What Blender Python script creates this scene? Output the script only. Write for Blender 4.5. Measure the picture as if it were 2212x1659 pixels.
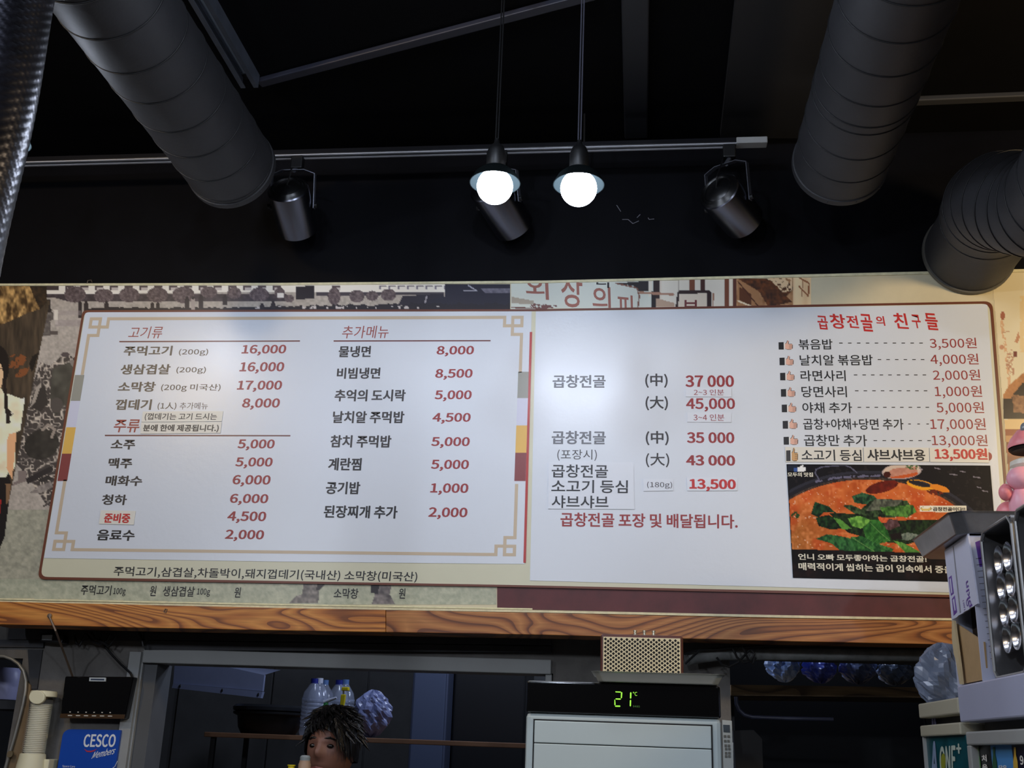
import bpy, bmesh, math, random
import numpy as np
from mathutils import Vector, Matrix
random.seed(7)
for o in list(bpy.data.objects): bpy.data.objects.remove(o)
SC = bpy.context.scene
COL = SC.collection
# ------------------------------------------------------------------ camera
CZ = 1.60
F, YAW, PIT, ROL = 2352.5, -0.120813, 0.321294, 0.036349
_c, _s = math.cos(YAW), math.sin(YAW)
fw = np.array([_s*math.cos(PIT), _c*math.cos(PIT), math.sin(PIT)])
_r = np.array([_c, -_s, 0.0]); _u = np.cross(_r, fw)
rt = _r*math.cos(ROL)+_u*math.sin(ROL)
up = -_r*math.sin(ROL)+_u*math.cos(ROL)
cam_d = bpy.data.cameras.new('camera'); cam = bpy.data.objects.new('camera', cam_d); COL.objects.link(cam)
cam_d.sensor_width = 36; cam_d.lens = F/2212*36; cam_d.clip_start = .02; cam_d.clip_end = 60
M = Matrix(((rt[0], up[0], -fw[0], 0), (rt[1], up[1], -fw[1], 0), (rt[2], up[2], -fw[2], CZ), (0, 0, 0, 1)))
cam.matrix_world = M
SC.camera = cam
# photo pixel (2212x1659) -> point on a real plane of the place
def ray(x, y): return rt*(x-1106) - up*(y-829.5) + fw*F
def PY(x, y, Y): v = ray(x, y); p = v*Y/v[1]; return Vector((p[0], p[1], p[2]+CZ))
def PX(x, y, X): v = ray(x, y); p = v*X/v[0]; return Vector((p[0], p[1], p[2]+CZ))
def PZ(x, y, Z): v = ray(x, y); p = v*(Z-CZ)/v[2]; return Vector((p[0], p[1], p[2]+CZ))
def pys(xs, ys, Y):
    V = rt[None]*(xs-1106)[:, None]-up[None]*(ys-829.5)[:, None]+fw[None]*F
    P = V*(Y/V[:, 1])[:, None]; P[:, 2] += CZ
    return P
def kv(x, y): return (x-1362.9)/(y+6234.)
def kh(x, y): return (y-869.8)/(x+19331.)
# ------------------------------------------------------------------ world, exposure, lights
W = bpy.data.worlds.new('world'); SC.world = W; W.use_nodes = True
W.node_tree.nodes['Background'].inputs[0].default_value = (.5, .58, .7, 1)
W.node_tree.nodes['Background'].inputs[1].default_value = .012
SC.view_settings.view_transform = 'Standard'; SC.view_settings.look = 'None'
SC.view_settings.exposure = 0.0; SC.view_settings.gamma = 1.0
try: SC.view_settings.use_curve_mapping = False
except Exception: pass
def light(kind, loc, power, col, size=.05, target=None, **kw):
    d = bpy.data.lights.new('light', kind); o = bpy.data.objects.new({'POINT':'lamp_or_fill','SPOT':'spot_beam','AREA':'fill_area'}[kind], d); COL.objects.link(o)
    d.energy = power; d.color = col; o.location = loc
    if kind == 'AREA': d.size = size
    else: d.shadow_soft_size = size
    for k, v in kw.items(): setattr(d, k, v)
    if target is not None:
        o.rotation_euler = (Vector(target)-Vector(loc)).to_track_quat('-Z', 'Y').to_euler()
    return o
COOL = (.72, .82, 1.0); WARM = (1.0, .74, .42)
BULBS = [PY(1069, 403, 2.67), PY(1250, 407, 2.67), PY(12, 312, 2.67)]
# the pendants' own light comes from their glowing globes; below: ceiling lamps over the dining room, then unseen fill lights added
light('POINT', (-1.26, 1.40, 3.55), 30, COOL, .06)
light('POINT', (-.37, 1.52, 3.55), 22, COOL, .06)
light('POINT', (-2.62, 1.22, 3.55), 50, WARM, .07)
light('POINT', (-2.01, .74, 3.52), 26, (.62, .72, 1.0), .16)
light('POINT', (1.95, 2.2, 2.9), 66, WARM, .10)
for _x, _y, _p in ((-2.7, -1.0, 72), (-.7, -1.7, 72), (1.3, -1.3, 60)):
    light('POINT', (_x, _y, 2.85), _p, (.80, .87, 1.0), .06)  # added front fill, standing in for unseen room lamps behind the camera
light('AREA', (.9, -.6, 3.5), 18, (.8, .86, 1.0), 1.0, target=(.8, 3.2, 1.6))  # soft area fill added to lift the coolers, no such panel
light('POINT', (-.25, 5.0, 2.55), 20, (.66, .76, 1.0), .12)  # unseen fill added so the kitchen interior shows
light('POINT', (.85, 4.62, 2.42), 3.2, (.66, .76, 1.0), .10)  # small fill added to brighten the bags in the right bay
light('POINT', (-1.0, 4.5, 2.7), 20, (.66, .76, 1.0), .12)  # second unseen kitchen fill, added over the doorway side

# ------------------------------------------------------------------ materials
def s2l(c):
    c = np.asarray(c, float)/255.
    return np.where(c <= .04045, c/12.92, ((c+.055)/1.055)**2.4)
def lin(c): v = s2l(c); return (float(v[0]), float(v[1]), float(v[2]), 1)
MATS = {}
def mat(name, col=(128, 128, 128), rough=.5, metal=0, bump=0, bscale=60, var=0, vscale=4, emit=None, estr=1, spec=.5, coat=0, trans=0, alpha=1, col2=None, stretch=None):
    if name in MATS: return MATS[name]
    m = bpy.data.materials.new(name); m.use_nodes = True; MATS[name] = m
    nt = m.node_tree; b = nt.nodes['Principled BSDF']
    c = lin(col); b.inputs['Base Color'].default_value = c
    b.inputs['Roughness'].default_value = rough; b.inputs['Metallic'].default_value = metal
    b.inputs['Specular IOR Level'].default_value = spec
    b.inputs['Coat Weight'].default_value = coat; b.inputs['Coat Roughness'].default_value = .08
    b.inputs['Transmission Weight'].default_value = trans; b.inputs['Alpha'].default_value = alpha
    if emit is not None:
        b.inputs['Emission Color'].default_value = lin(emit); b.inputs['Emission Strength'].default_value = estr
    tc = nt.nodes.new('ShaderNodeTexCoord'); src = tc.outputs['Object']
    if stretch:
        mp = nt.nodes.new('ShaderNodeMapping'); mp.inputs['Scale'].default_value = stretch
        nt.links.new(src, mp.inputs[0]); src = mp.outputs[0]
    if var or col2 is not None:
        n = nt.nodes.new('ShaderNodeTexNoise'); n.inputs['Scale'].default_value = vscale; n.inputs['Detail'].default_value = 6
        n.inputs['Roughness'].default_value = .65
        nt.links.new(src, n.inputs['Vector'])
        r = nt.nodes.new('ShaderNodeValToRGB'); r.color_ramp.elements[0].position = .3; r.color_ramp.elements[1].position = .7
        a = np.array(c[:3])
        hi = np.array(lin(col2)[:3]) if col2 is not None else np.minimum(a*(1+var), 1)
        lo = a if col2 is not None else a*(1-var)
        r.color_ramp.elements[0].color = (*lo, 1); r.color_ramp.elements[1].color = (*hi, 1)
        nt.links.new(n.outputs[0], r.inputs[0]); nt.links.new(r.outputs[0], b.inputs['Base Color'])
    if bump:
        n = nt.nodes.new('ShaderNodeTexNoise'); n.inputs['Scale'].default_value = bscale; n.inputs['Detail'].default_value = 4
        nt.links.new(src, n.inputs['Vector'])
        bp = nt.nodes.new('ShaderNodeBump'); bp.inputs['Strength'].default_value = bump; bp.inputs['Distance'].default_value = .01
        nt.links.new(n.outputs[0], bp.inputs['Height']); nt.links.new(bp.outputs[0], b.inputs['Normal'])
    return m
def print_mat(name, rough=.35, spec=.4):
    m = bpy.data.materials.new(name); m.use_nodes = True; nt = m.node_tree; b = nt.nodes['Principled BSDF']
    a = nt.nodes.new('ShaderNodeAttribute'); a.attribute_name = 'ink'
    nt.links.new(a.outputs['Color'], b.inputs['Base Color'])
    b.inputs['Roughness'].default_value = rough; b.inputs['Specular IOR Level'].default_value = spec
    return m
def wood_mat(name, dark, mid, lite, scale=(1.0, 1, 5.0), rings=9, off=0, rough=.45, nscale=1.3):
    m = bpy.data.materials.new(name); m.use_nodes = True; nt = m.node_tree; b = nt.nodes['Principled BSDF']
    tc = nt.nodes.new('ShaderNodeTexCoord'); mp = nt.nodes.new('ShaderNodeMapping')
    mp.inputs['Scale'].default_value = scale; mp.inputs['Location'].default_value = (off, off*.7, off*.3)
    nt.links.new(tc.outputs['Object'], mp.inputs[0])
    n = nt.nodes.new('ShaderNodeTexNoise'); n.inputs['Scale'].default_value = nscale; n.inputs['Detail'].default_value = 1.2; n.inputs['Distortion'].default_value = .5
    nt.links.new(mp.outputs[0], n.inputs['Vector'])
    mu = nt.nodes.new('ShaderNodeMath'); mu.operation = 'MULTIPLY'; mu.inputs[1].default_value = rings
    nt.links.new(n.outputs[0], mu.inputs[0])
    fr = nt.nodes.new('ShaderNodeMath'); fr.operation = 'FRACT'; nt.links.new(mu.outputs[0], fr.inputs[0])
    r = nt.nodes.new('ShaderNodeValToRGB'); e = r.color_ramp.elements
    e[0].position = 0; e[0].color = lin(mid); e[1].position = 1; e[1].color = lin(dark)
    x = e.new(.35); x.color = lin(lite); x = e.new(.72); x.color = lin(mid); x = e.new(.9); x.color = lin(dark)
    nt.links.new(fr.outputs[0], r.inputs[0])
    n2 = nt.nodes.new('ShaderNodeTexNoise'); n2.inputs['Scale'].default_value = 60
    mp2 = nt.nodes.new('ShaderNodeMapping'); mp2.inputs['Scale'].default_value = (.15, 1, 3); nt.links.new(tc.outputs['Object'], mp2.inputs[0]); nt.links.new(mp2.outputs[0], n2.inputs['Vector'])
    mx = nt.nodes.new('ShaderNodeMixRGB'); mx.blend_type = 'MULTIPLY'; mx.inputs[0].default_value = .5
    r2 = nt.nodes.new('ShaderNodeValToRGB'); r2.color_ramp.elements[0].position = .3; r2.color_ramp.elements[0].color = (.5, .45, .4, 1); r2.color_ramp.elements[1].position = .6
    nt.links.new(n2.outputs[0], r2.inputs[0]); nt.links.new(r.outputs[0], mx.inputs[1]); nt.links.new(r2.outputs[0], mx.inputs[2])
    nt.links.new(mx.outputs[0], b.inputs['Base Color']); b.inputs['Roughness'].default_value = rough
    return m

# ------------------------------------------------------------------ object helpers
def tag(o, label=None, cat=None, group=None, kind=None):
    if label: o['label'] = label
    if cat: o['category'] = cat
    if group: o['group'] = group
    if kind: o['kind'] = kind
    return o
def thing(name, label, cat, loc=(0, 0, 0), group=None):
    o = bpy.data.objects.new(name, None); COL.objects.link(o); o.location = loc; o.empty_display_size = .05
    return tag(o, label, cat, group)
def link(name, me, m=None, parent=None, smooth=False):
    o = bpy.data.objects.new(name, me); COL.objects.link(o)
    if m is not None:
        for k in (m if isinstance(m, (list, tuple)) else [m]): me.materials.append(k)
    if smooth:
        me.polygons.foreach_set('use_smooth', [True]*len(me.polygons))
    if parent is not None:
        o.parent = parent
        off = Vector((0, 0, 0)); p = parent
        while p is not None: off += p.location; p = p.parent
        o.location = -off          # vertices are written in world coordinates
    return o
def recenter(o):
    """put a mesh object's origin at its own base centre, the mesh staying where it is"""
    me = o.data; n = len(me.vertices)
    a = np.empty(n*3, 'f'); me.vertices.foreach_get('co', a); a = a.reshape(-1, 3)
    c = np.array([(a[:, 0].min()+a[:, 0].max())/2, (a[:, 1].min()+a[:, 1].max())/2, a[:, 2].min()])
    a -= c; me.vertices.foreach_set('co', a.ravel()); o.location = Vector(o.location)+Vector(c.tolist()); me.update()
    for ch in o.children: ch.location = Vector(ch.location)-Vector(c.tolist())
    return o
def mk(name, V, Fc, m=None, parent=None, smooth=False):
    me = bpy.data.meshes.new(name); me.from_pydata([tuple(v) for v in V], [], Fc); me.update()
    return link(name, me, m, parent, smooth)
class MB:
    def __init__(s): s.v = []; s.f = []; s.mi = []; s.cur = 0
    def add(s, V, Fc):
        n = len(s.v); s.v += [tuple(v) for v in V]; s.f += [tuple(i+n for i in f) for f in Fc]; s.mi += [s.cur]*len(Fc); return s
    def box(s, lo, hi):
        x0, y0, z0 = lo; x1, y1, z1 = hi
        V = [(x0, y0, z0), (x1, y0, z0), (x1, y1, z0), (x0, y1, z0), (x0, y0, z1), (x1, y0, z1), (x1, y1, z1), (x0, y1, z1)]
        return s.add(V, [(0, 3, 2, 1), (4, 5, 6, 7), (0, 1, 5, 4), (1, 2, 6, 5), (2, 3, 7, 6), (3, 0, 4, 7)])
    def obox(s, c, ax, ay, az):   # oriented box, half axes
        c, ax, ay, az = map(Vector, (c, ax, ay, az)); V = []
        for k in (-1, 1):
            for j, i in ((-1, -1), (-1, 1), (1, 1), (1, -1)): V.append(c+ax*i+ay*j+az*k)
        return s.add(V, [(0, 3, 2, 1), (4, 5, 6, 7), (0, 1, 5, 4), (1, 2, 6, 5), (2, 3, 7, 6), (3, 0, 4, 7)])
    def prism(s, pts, d):         # closed polygon (3D points) swept by vector d
        n = len(pts); P = [Vector(p) for p in pts]; d = Vector(d); V = P+[p+d for p in P]
        return s.add(V, [tuple(range(n)), tuple(range(2*n-1, n-1, -1))]+[(i, i+n, (i+1) % n+n, (i+1) % n) for i in range(n)])
    def face(s, pts): return s.add(pts, [tuple(range(len(pts)))])
    def tube(s, path, r, n=10, caps=True):
        path = [Vector(p) for p in path]; rr = r if isinstance(r, (list, tuple)) else [r]*len(path)
        V = []; prev = None
        for i, p in enumerate(path):
            t = (path[min(i+1, len(path)-1)]-path[max(i-1, 0)]).normalized()
            if prev is None:
                a = Vector((0, 0, 1)) if abs(t.z) < .9 else Vector((1, 0, 0)); u = t.cross(a).normalized()
            else: u = (prev-t*prev.dot(t)).normalized()
            prev = u; w = t.cross(u)
            for k in range(n):
                a = 2*math.pi*k/n; V.append(p+(u*math.cos(a)+w*math.sin(a))*rr[i])
        Fc = [(i*n+k, i*n+(k+1) % n, (i+1)*n+(k+1) % n, (i+1)*n+k) for i in range(len(path)-1) for k in range(n)]
        if caps: Fc += [tuple(range(n-1, -1, -1)), tuple((len(path)-1)*n+k for k in range(n))]
        return s.add(V, Fc)
    def lathe(s, prof, o=(0, 0, 0), axis=(0, 0, 1), n=32, a0=0, a1=2*math.pi):   # prof: (r, h)
        o = Vector(o); t = Vector(axis).normalized(); a = Vector((0, 0, 1)) if abs(t.z) < .9 else Vector((1, 0, 0)); u = t.cross(a).normalized(); w = t.cross(u)
        V = [o+t*h+(u*math.cos(2*math.pi*k/n)+w*math.sin(2*math.pi*k/n))*max(r, 1e-5) for r, h in prof for k in range(n)]
        Fc = [(i*n+k, (i+1)*n+k, (i+1)*n+(k+1) % n, i*n+(k+1) % n) for i in range(len(prof)-1) for k in range(n)]
        return s.add(V, Fc)
    def ball(s, c, r, n=16, m=10):
        c = Vector(c); rx, ry, rz = r if isinstance(r, (tuple, list)) else (r, r, r)
        V = [c+Vector((rx*math.sin(math.pi*j/m)*math.cos(2*math.pi*k/n), ry*math.sin(math.pi*j/m)*math.sin(2*math.pi*k/n), rz*math.cos(math.pi*j/m))) for j in range(m+1) for k in range(n)]
        return s.add(V, [(j*n+k, (j+1)*n+k, (j+1)*n+(k+1) % n, j*n+(k+1) % n) for j in range(m) for k in range(n)])
    def build(s, name, m, parent=None, smooth=False, bevel=0, seg=2):
        me = bpy.data.meshes.new(name); me.from_pydata(s.v, [], s.f)
        bm = bmesh.new(); bm.from_mesh(me); bmesh.ops.remove_doubles(bm, verts=bm.verts, dist=1e-6); 
        bmesh.ops.recalc_face_normals(bm, faces=bm.faces); bm.to_mesh(me); bm.free()
        o = link(name, me, m, parent)
        if isinstance(m, (list, tuple)) and len(me.polygons) == len(s.mi):
            me.polygons.foreach_set('material_index', s.mi)
        if bevel:
            md = o.modifiers.new('bevel', 'BEVEL'); md.width = bevel; md.segments = seg; md.limit_method = 'ANGLE'
        if smooth:
            me.polygons.foreach_set('use_smooth', [True]*len(me.polygons))
            me.set_sharp_from_angle(angle=math.radians(40))
        me.update()
        return o
def polyY(name, px, Y, th, m, parent=None, bevel=0):   # slab whose front outline shows at these photo pixels on plane y=Y
    return MB().prism([PY(x, y, Y) for x, y in px], (0, th, 0)).build(name, m, parent, bevel=bevel)
def polyX(name, px, X, th, m, parent=None, bevel=0):
    return MB().prism([PX(x, y, X) for x, y in px], (th, 0, 0)).build(name, m, parent, bevel=bevel)
def roundpoly(px, r, n=5):
    out = []; N = len(px); r = r if isinstance(r, (list, tuple)) else [r]*N
    for i in range(N):
        p = np.array(px[i], float); a = np.array(px[i-1], float)-p; b = np.array(px[(i+1) % N], float)-p
        if r[i] <= 0: out.append(tuple(p)); continue
        A = p+a/np.linalg.norm(a)*r[i]; B = p+b/np.linalg.norm(b)*r[i]
        for k in range(n+1):
            t = k/n; q = A*(1-t)**2+2*p*t*(1-t)+B*t*t; out.append(tuple(q))
    return out
# ------------------------------------------------------------------ lettering
TEXTCACHE = {}
try:      # Blender's own bundled sans font carries hangul, hanja and matching figures
    import os
    FONT = bpy.data.fonts.load(os.path.join(bpy.utils.system_resource('DATAFILES'), 'fonts', 'Noto Sans CJK Regular.woff2'))
except Exception: FONT = None
def glyphs(body, bold=0.0, space=1.0):
    key = (body, bold, space)
    if key in TEXTCACHE: return TEXTCACHE[key]
    t = bpy.data.curves.new('lettering', 'FONT'); t.body = body; t.resolution_u = 3; t.offset = min(bold, .0045); t.space_character = space; t.fill_mode = 'FRONT'
    if FONT: t.font = FONT
    o = bpy.data.objects.new('lettering', t)
    me = bpy.data.meshes.new_from_object(o)
    n = len(me.vertices); a = np.empty(n*3, 'f'); me.vertices.foreach_get('co', a); a = a.reshape(-1, 3)[:, :2].astype(float)
    fs = [tuple(p.vertices) for p in me.polygons]
    bpy.data.objects.remove(o); bpy.data.curves.remove(t); bpy.data.meshes.remove(me)
    if bold > .008:      # heavier weight: the outline doubled a hair sideways and up
        n0 = len(a); e = (bold-.004)*.9
        a = np.vstack([a, a+np.array([e, 0.0]), a+np.array([e*.5, e*.45])]); fs = fs+[tuple(i+n0 for i in f) for f in fs]+[tuple(i+2*n0 for i in f) for f in fs]
    TEXTCACHE[key] = (a, fs); return a, fs
def layout(body, bb, bold=0, shear=0, tilt=None, slant=None, space=1.0):
    a, fs = glyphs(body, bold, space)
    x0, y0, x1, y1 = bb; cx, cy = (x0+x1)/2, (y0+y1)/2
    k = kv(cx, cy) if slant is None else slant; t = kh(cx, cy) if tilt is None else tilt
    u = a[:, 0]-a[:, 0].min(); v = a[:, 1]-a[:, 1].min()
    sx = (x1-x0)/u.max(); sy = (y1-y0)/v.max()
    for _ in range(6):
        Y = -sy*v+t*sx*u; X = sx*u+shear*sy*v-k*sy*v
        sx *= (x1-x0)/(X.max()-X.min()); sy *= max(.2, ((y1-y0)-abs(t)*(x1-x0))/((Y.max()-Y.min())-abs(t)*(x1-x0)))
    Y = -sy*v+t*sx*u; X = sx*u+shear*sy*v-k*sy*v
    return X-X.min()+x0, Y-Y.min()+y0, fs
def write(parent, body, bb, m, Y, name='lettering', **kw):
    X, Yp, fs = layout(body, bb, **kw)
    P = pys(X, Yp, Y)
    if kw.get('bold', 0) > .008: n0 = len(P)//3; P[n0:2*n0, 1] -= 9e-5; P[2*n0:, 1] -= 18e-5
    return mk(name, P, fs, m, parent)
def write3(parent, body, P00, P10, P01, m, bold=0, name='lettering', shear=0, space=1.0):
    """text filling the parallelogram P00 (lower left), P10 (lower right), P01 (upper left)"""
    a, fs = glyphs(body, bold, space); u = a[:, 0]-a[:, 0].min(); v = a[:, 1]-a[:, 1].min(); v = v/v.max(); u = u+shear*v*.7; u = u/u.max()
    P00, P10, P01 = map(Vector, (P00, P10, P01))
    nrm = (P10-P00).cross(P01-P00).normalized()
    if nrm.dot(Vector((0, 0, CZ))-P00) < 0: nrm = -nrm
    n0 = len(u)//3 if bold > .008 else len(u)+1
    return mk(name, [P00+(P10-P00)*float(p)+(P01-P00)*float(q)+nrm*(9e-5*(i//n0)) for i, (p, q) in enumerate(zip(u, v))], fs, m, parent)
# ------------------------------------------------------------------ printed pictures (ink colours on a fine grid)
rng = np.random.default_rng(3)
def vnoise(X, Y, s, seed=0):
    r = np.random.default_rng(seed); T = r.random((64, 64))
    x = X/s; y = Y/s; xi = np.floor(x).astype(int); yi = np.floor(y).astype(int); fx = x-xi; fy = y-yi
    fx = fx*fx*(3-2*fx); fy = fy*fy*(3-2*fy)
    g = lambda i, j: T[i % 64, j % 64]
    return (g(xi, yi)*(1-fx)+g(xi+1, yi)*fx)*(1-fy)+(g(xi, yi+1)*(1-fx)+g(xi+1, yi+1)*fx)*fy
class Pic:
    def __init__(s, x0, y0, x1, y1, st, base):
        s.x = np.arange(x0, x1+st, st, float); s.y = np.arange(y0, y1+st, st, float)
        s.X, s.Y = np.meshgrid(s.x, s.y); s.C = np.empty(s.X.shape+(3,)); s.C[:] = base
    def n(s, sc, seed=0, oct=2, ax=1, ay=1):
        v = 0; w = 1; t = 0
        for k in range(oct): v = v+w*vnoise(s.X*ax, s.Y*ay, sc/2**k, seed+k); t += w; w *= .6
        return v/t
    def put(s, m, c, a=1.0):
        m = np.asarray(m, float)*a; c = np.asarray(c, float)
        s.C = s.C*(1-m[..., None])+(c if c.ndim == 3 else c[None, None])*m[..., None]
    def mixc(s, n, c0, c1): c0 = np.array(c0, float); c1 = np.array(c1, float); return c0*(1-n[..., None])+c1*n[..., None]
    def rect(s, x0, y0, x1, y1): return (s.X >= x0)&(s.X <= x1)&(s.Y >= y0)&(s.Y <= y1)
    def ell(s, cx, cy, rx, ry, rot=0):
        c, q = math.cos(rot), math.sin(rot); dx = s.X-cx; dy = s.Y-cy
        return ((dx*c+dy*q)/rx)**2+((-dx*q+dy*c)/ry)**2 <= 1
    def poly(s, pts):
        m = np.zeros(s.X.shape, bool); n = len(pts)
        for i in range(n):
            xa, ya = pts[i]; xb, yb = pts[(i+1) % n]
            if ya == yb: continue
            c = ((ya > s.Y) != (yb > s.Y))&(s.X < (xb-xa)*(s.Y-ya)/(yb-ya)+xa); m ^= c
        return m
    def line(s, pts, w):
        m = np.zeros(s.X.shape, bool)
        for (xa, ya), (xb, yb) in zip(pts[:-1], pts[1:]):
            L = math.hypot(xb-xa, yb-ya) or 1; t = np.clip(((s.X-xa)*(xb-xa)+(s.Y-ya)*(yb-ya))/L**2, 0, 1)
            m |= np.hypot(s.X-xa-t*(xb-xa), s.Y-ya-t*(yb-ya)) <= w/2
        return m
    def emit(s, name, Y, m, parent, keep=None, gain=1.0):
        h, w = s.X.shape; idx = np.arange(h*w).reshape(h, w)
        q = np.stack([idx[:-1, :-1], idx[1:, :-1], idx[1:, 1:], idx[:-1, 1:]], -1).reshape(-1, 4)
        if keep is not None:
            k = keep.ravel(); q = q[k[q].all(1)]
        used, inv = np.unique(q, return_inverse=True); q = inv.reshape(-1, 4)
        P = pys(s.X.ravel()[used], s.Y.ravel()[used], Y)
        me = bpy.data.meshes.new(name); me.vertices.add(len(P)); me.vertices.foreach_set('co', P.astype('f').ravel())
        me.loops.add(len(q)*4); me.loops.foreach_set('vertex_index', q.ravel().astype('i'))
        me.polygons.add(len(q)); me.polygons.foreach_set('loop_start', np.arange(0, len(q)*4, 4, dtype='i')); 
        me.update(calc_edges=True)
        c = np.clip(s2l(np.clip(s.C, 0, 255).reshape(-1, 3)[used])*gain, 0, .9)
        ca = me.color_attributes.new('ink', 'FLOAT_COLOR', 'POINT'); ca.data.foreach_set('color', np.hstack([c, np.ones((len(c), 1))]).astype('f').ravel())
        return link(name, me, m, parent)
INK = print_mat('printed_ink')
GAIN = 1.35

# ================================================================== the setting
D = 3.60                                   # front of the fascia wall carrying the menu
CEIL = CZ+2.174
black = mat('black_paint', (9, 9, 13), .6, spec=.08, var=.3, vscale=3, bump=.05, bscale=30)
blackc = mat('black_ceiling_paint', (7, 7, 9), .8, spec=.1, var=.3, vscale=2)
conc = mat('grey_render', (105, 102, 98), .85, var=.35, vscale=5, bump=.2, bscale=40)
concd = mat('dark_grey_board', (62, 62, 64), .8, var=.3, vscale=4)
kit = mat('kitchen_panel', (84, 84, 84), .6, var=.25, vscale=3)
darkk = mat('kitchen_black', (14, 14, 16), .6)
flm = mat('floor_tile', (70, 66, 62), .5, var=.2)
wallm = mat('dark_wall_paint', (40, 36, 34), .7, var=.2)
def struct(name, o): o.name = name; tag(o, kind='structure'); return o
zb = PY(1000, 1335, D)[2]
struct('wall_back', MB().box((-4, D+.012, zb), (2.6, D+.15, CEIL)).build('wall_back', black))
struct('ceiling', MB().box((-4, -4, CEIL), (2.6, 6.3, CEIL+.1)).build('ceiling', blackc))
struct('floor', MB().box((-4, -4, -.08), (2.6, 6.3, 0)).build('floor', flm))
struct('wall_left', MB().box((-4.1, -4, 0), (-4, 6.3, CEIL)).build('wall_left', wallm))
struct('wall_right', MB().box((2.6, -4, 0), (2.7, 6.3, CEIL)).build('wall_right', wallm))
struct('wall_front', MB().box((-4, -4.1, 0), (2.6, -4, CEIL)).build('wall_front', wallm))
# kitchen wall under the beam, with a left pass-through, a doorway and a right opening
KY = 3.80
xdl = PY(318, 1436, KY)[0]; xdr = PY(1195, 1445, KY)[0]; zdt = PY(700, 1441, KY)[2]
xpl = PY(1195, 1445, KY)[0]; xpr = PY(1578, 1500, KY)[0]; xro = PY(2110, 1500, KY)[0]
xll = PY(40, 1480, KY)[0]; zll = PY(20, 1428, KY)[2]; zro = PY(1700, 1424, KY)[2]
kw = MB()
kw.box((-4, KY, zdt), (xll, KY+.1, zb+.1)) if zll < zdt else kw.box((-4, KY, zll), (xll, KY+.1, zb+.1))
kw.box((xll, KY, 0), (xdl, KY+.1, zb+.1)); kw.box((xdl, KY, zdt), (xdr, KY+.1, zb+.1)); kw.box((xpl, KY, 0), (xpr, KY+.1, zb+.1))
kw.box((xpr, KY, zro), (xro, KY+.1, zb+.1)); kw.box((xro, KY, 0), (2.6, KY+.1, zb+.1))
struct('wall_kitchen', kw.build('wall_kitchen', conc))
struct('wall_far', MB().box((-4, 6.2, 0), (2.6, 6.3, CEIL)).build('wall_far', kit))
# far kitchen panels with visible joints
wf = bpy.data.objects['wall_far']
for i in range(9):
    x0 = -2.6+i*.55
    MB().box((x0+.004, 6.185, .5), (x0+.546, 6.2, CEIL-.3)).build('panel', kit, wf, bevel=.003)
# wall joints and small board over the concrete left of the door
wk = bpy.data.objects['wall_kitchen']
polyY('panel', [(20, 1346), (310, 1350), (309, 1384), (16, 1381)], KY-.02, .02, concd, wk)
polyY('panel', [(-30, 1381), (94, 1383), (93, 1399), (-30, 1397)], KY-.012, .012, concd, wk)
polyY('panel', [(-30, 1399), (93, 1401), (80, 1490), (-30, 1490)] if False else [(60, 1403), (92, 1403), (80, 1488), (64, 1488)], KY-.006, .006, concd, wk)
polyY('panel', [(312, 1384), (1190, 1396), (1190, 1409), (312, 1404)], KY-.03, .03, concd, wk)
polyY('panel', [(312, 1366), (1190, 1380), (1190, 1393), (312, 1381)], KY-.045, .045, concd, wk)

# ceiling details: strip joints running to the wall, conduits
stripm = mat('ceiling_strip_paint', (24, 26, 32), .5)
def on_ceiling(name, a, b, w, h, m, label, cat, z=CEIL):
    A, B = PZ(*a, z-h), PZ(*b, z-h); d = (B-A).normalized(); n = Vector((-d.y, d.x, 0))*w/2
    o = MB().prism([A-n, A+n, B+n, B-n], (0, 0, h)).build(name, m, bevel=h*.2); recenter(o)
    return tag(o, label, cat)
on_ceiling('ceiling_batten', (1372, -60), (1374, 300), .085, .025, stripm, 'wide dark batten running up the black ceiling right of the pendants', 'batten')
polyc = [PZ(1596, -60, CEIL-.035), PZ(1556, 299, CEIL-.035), PZ(1760, 299, CEIL-.035), PZ(2100, -60, CEIL-.035)]
o = MB().prism(polyc, (0, 0, .035)).build('ceiling_board', mat('ceiling_board_paint', (20, 20, 22), .6)); recenter(o)
tag(o, 'broad charcoal ceiling board above the right end of the track', 'board')
on_ceiling('conduit', (560, 184), (1290, -8), .035, .02, mat('conduit_paint', (40, 40, 50), .5), 'thin dark conduit crossing the ceiling slantwise right of the metal channel', 'conduit')
on_ceiling('conduit', (1965, 224), (2230, 213), .035, .02, mat('conduit_grey', (52, 52, 54), .6), 'thin grey conduit on the ceiling right of the right duct', 'conduit')
w = MB().tube([PZ(1656, 297, CEIL-.01), PZ(1680, 279, CEIL-.01), PZ(1720, 266, CEIL-.01), PZ(1760, 262, CEIL-.01)], .004, 6).build('cable', mat('conduit_grey'))
recenter(w); tag(w, 'thin black cable leaving the right end of the track', 'cable')

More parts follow.
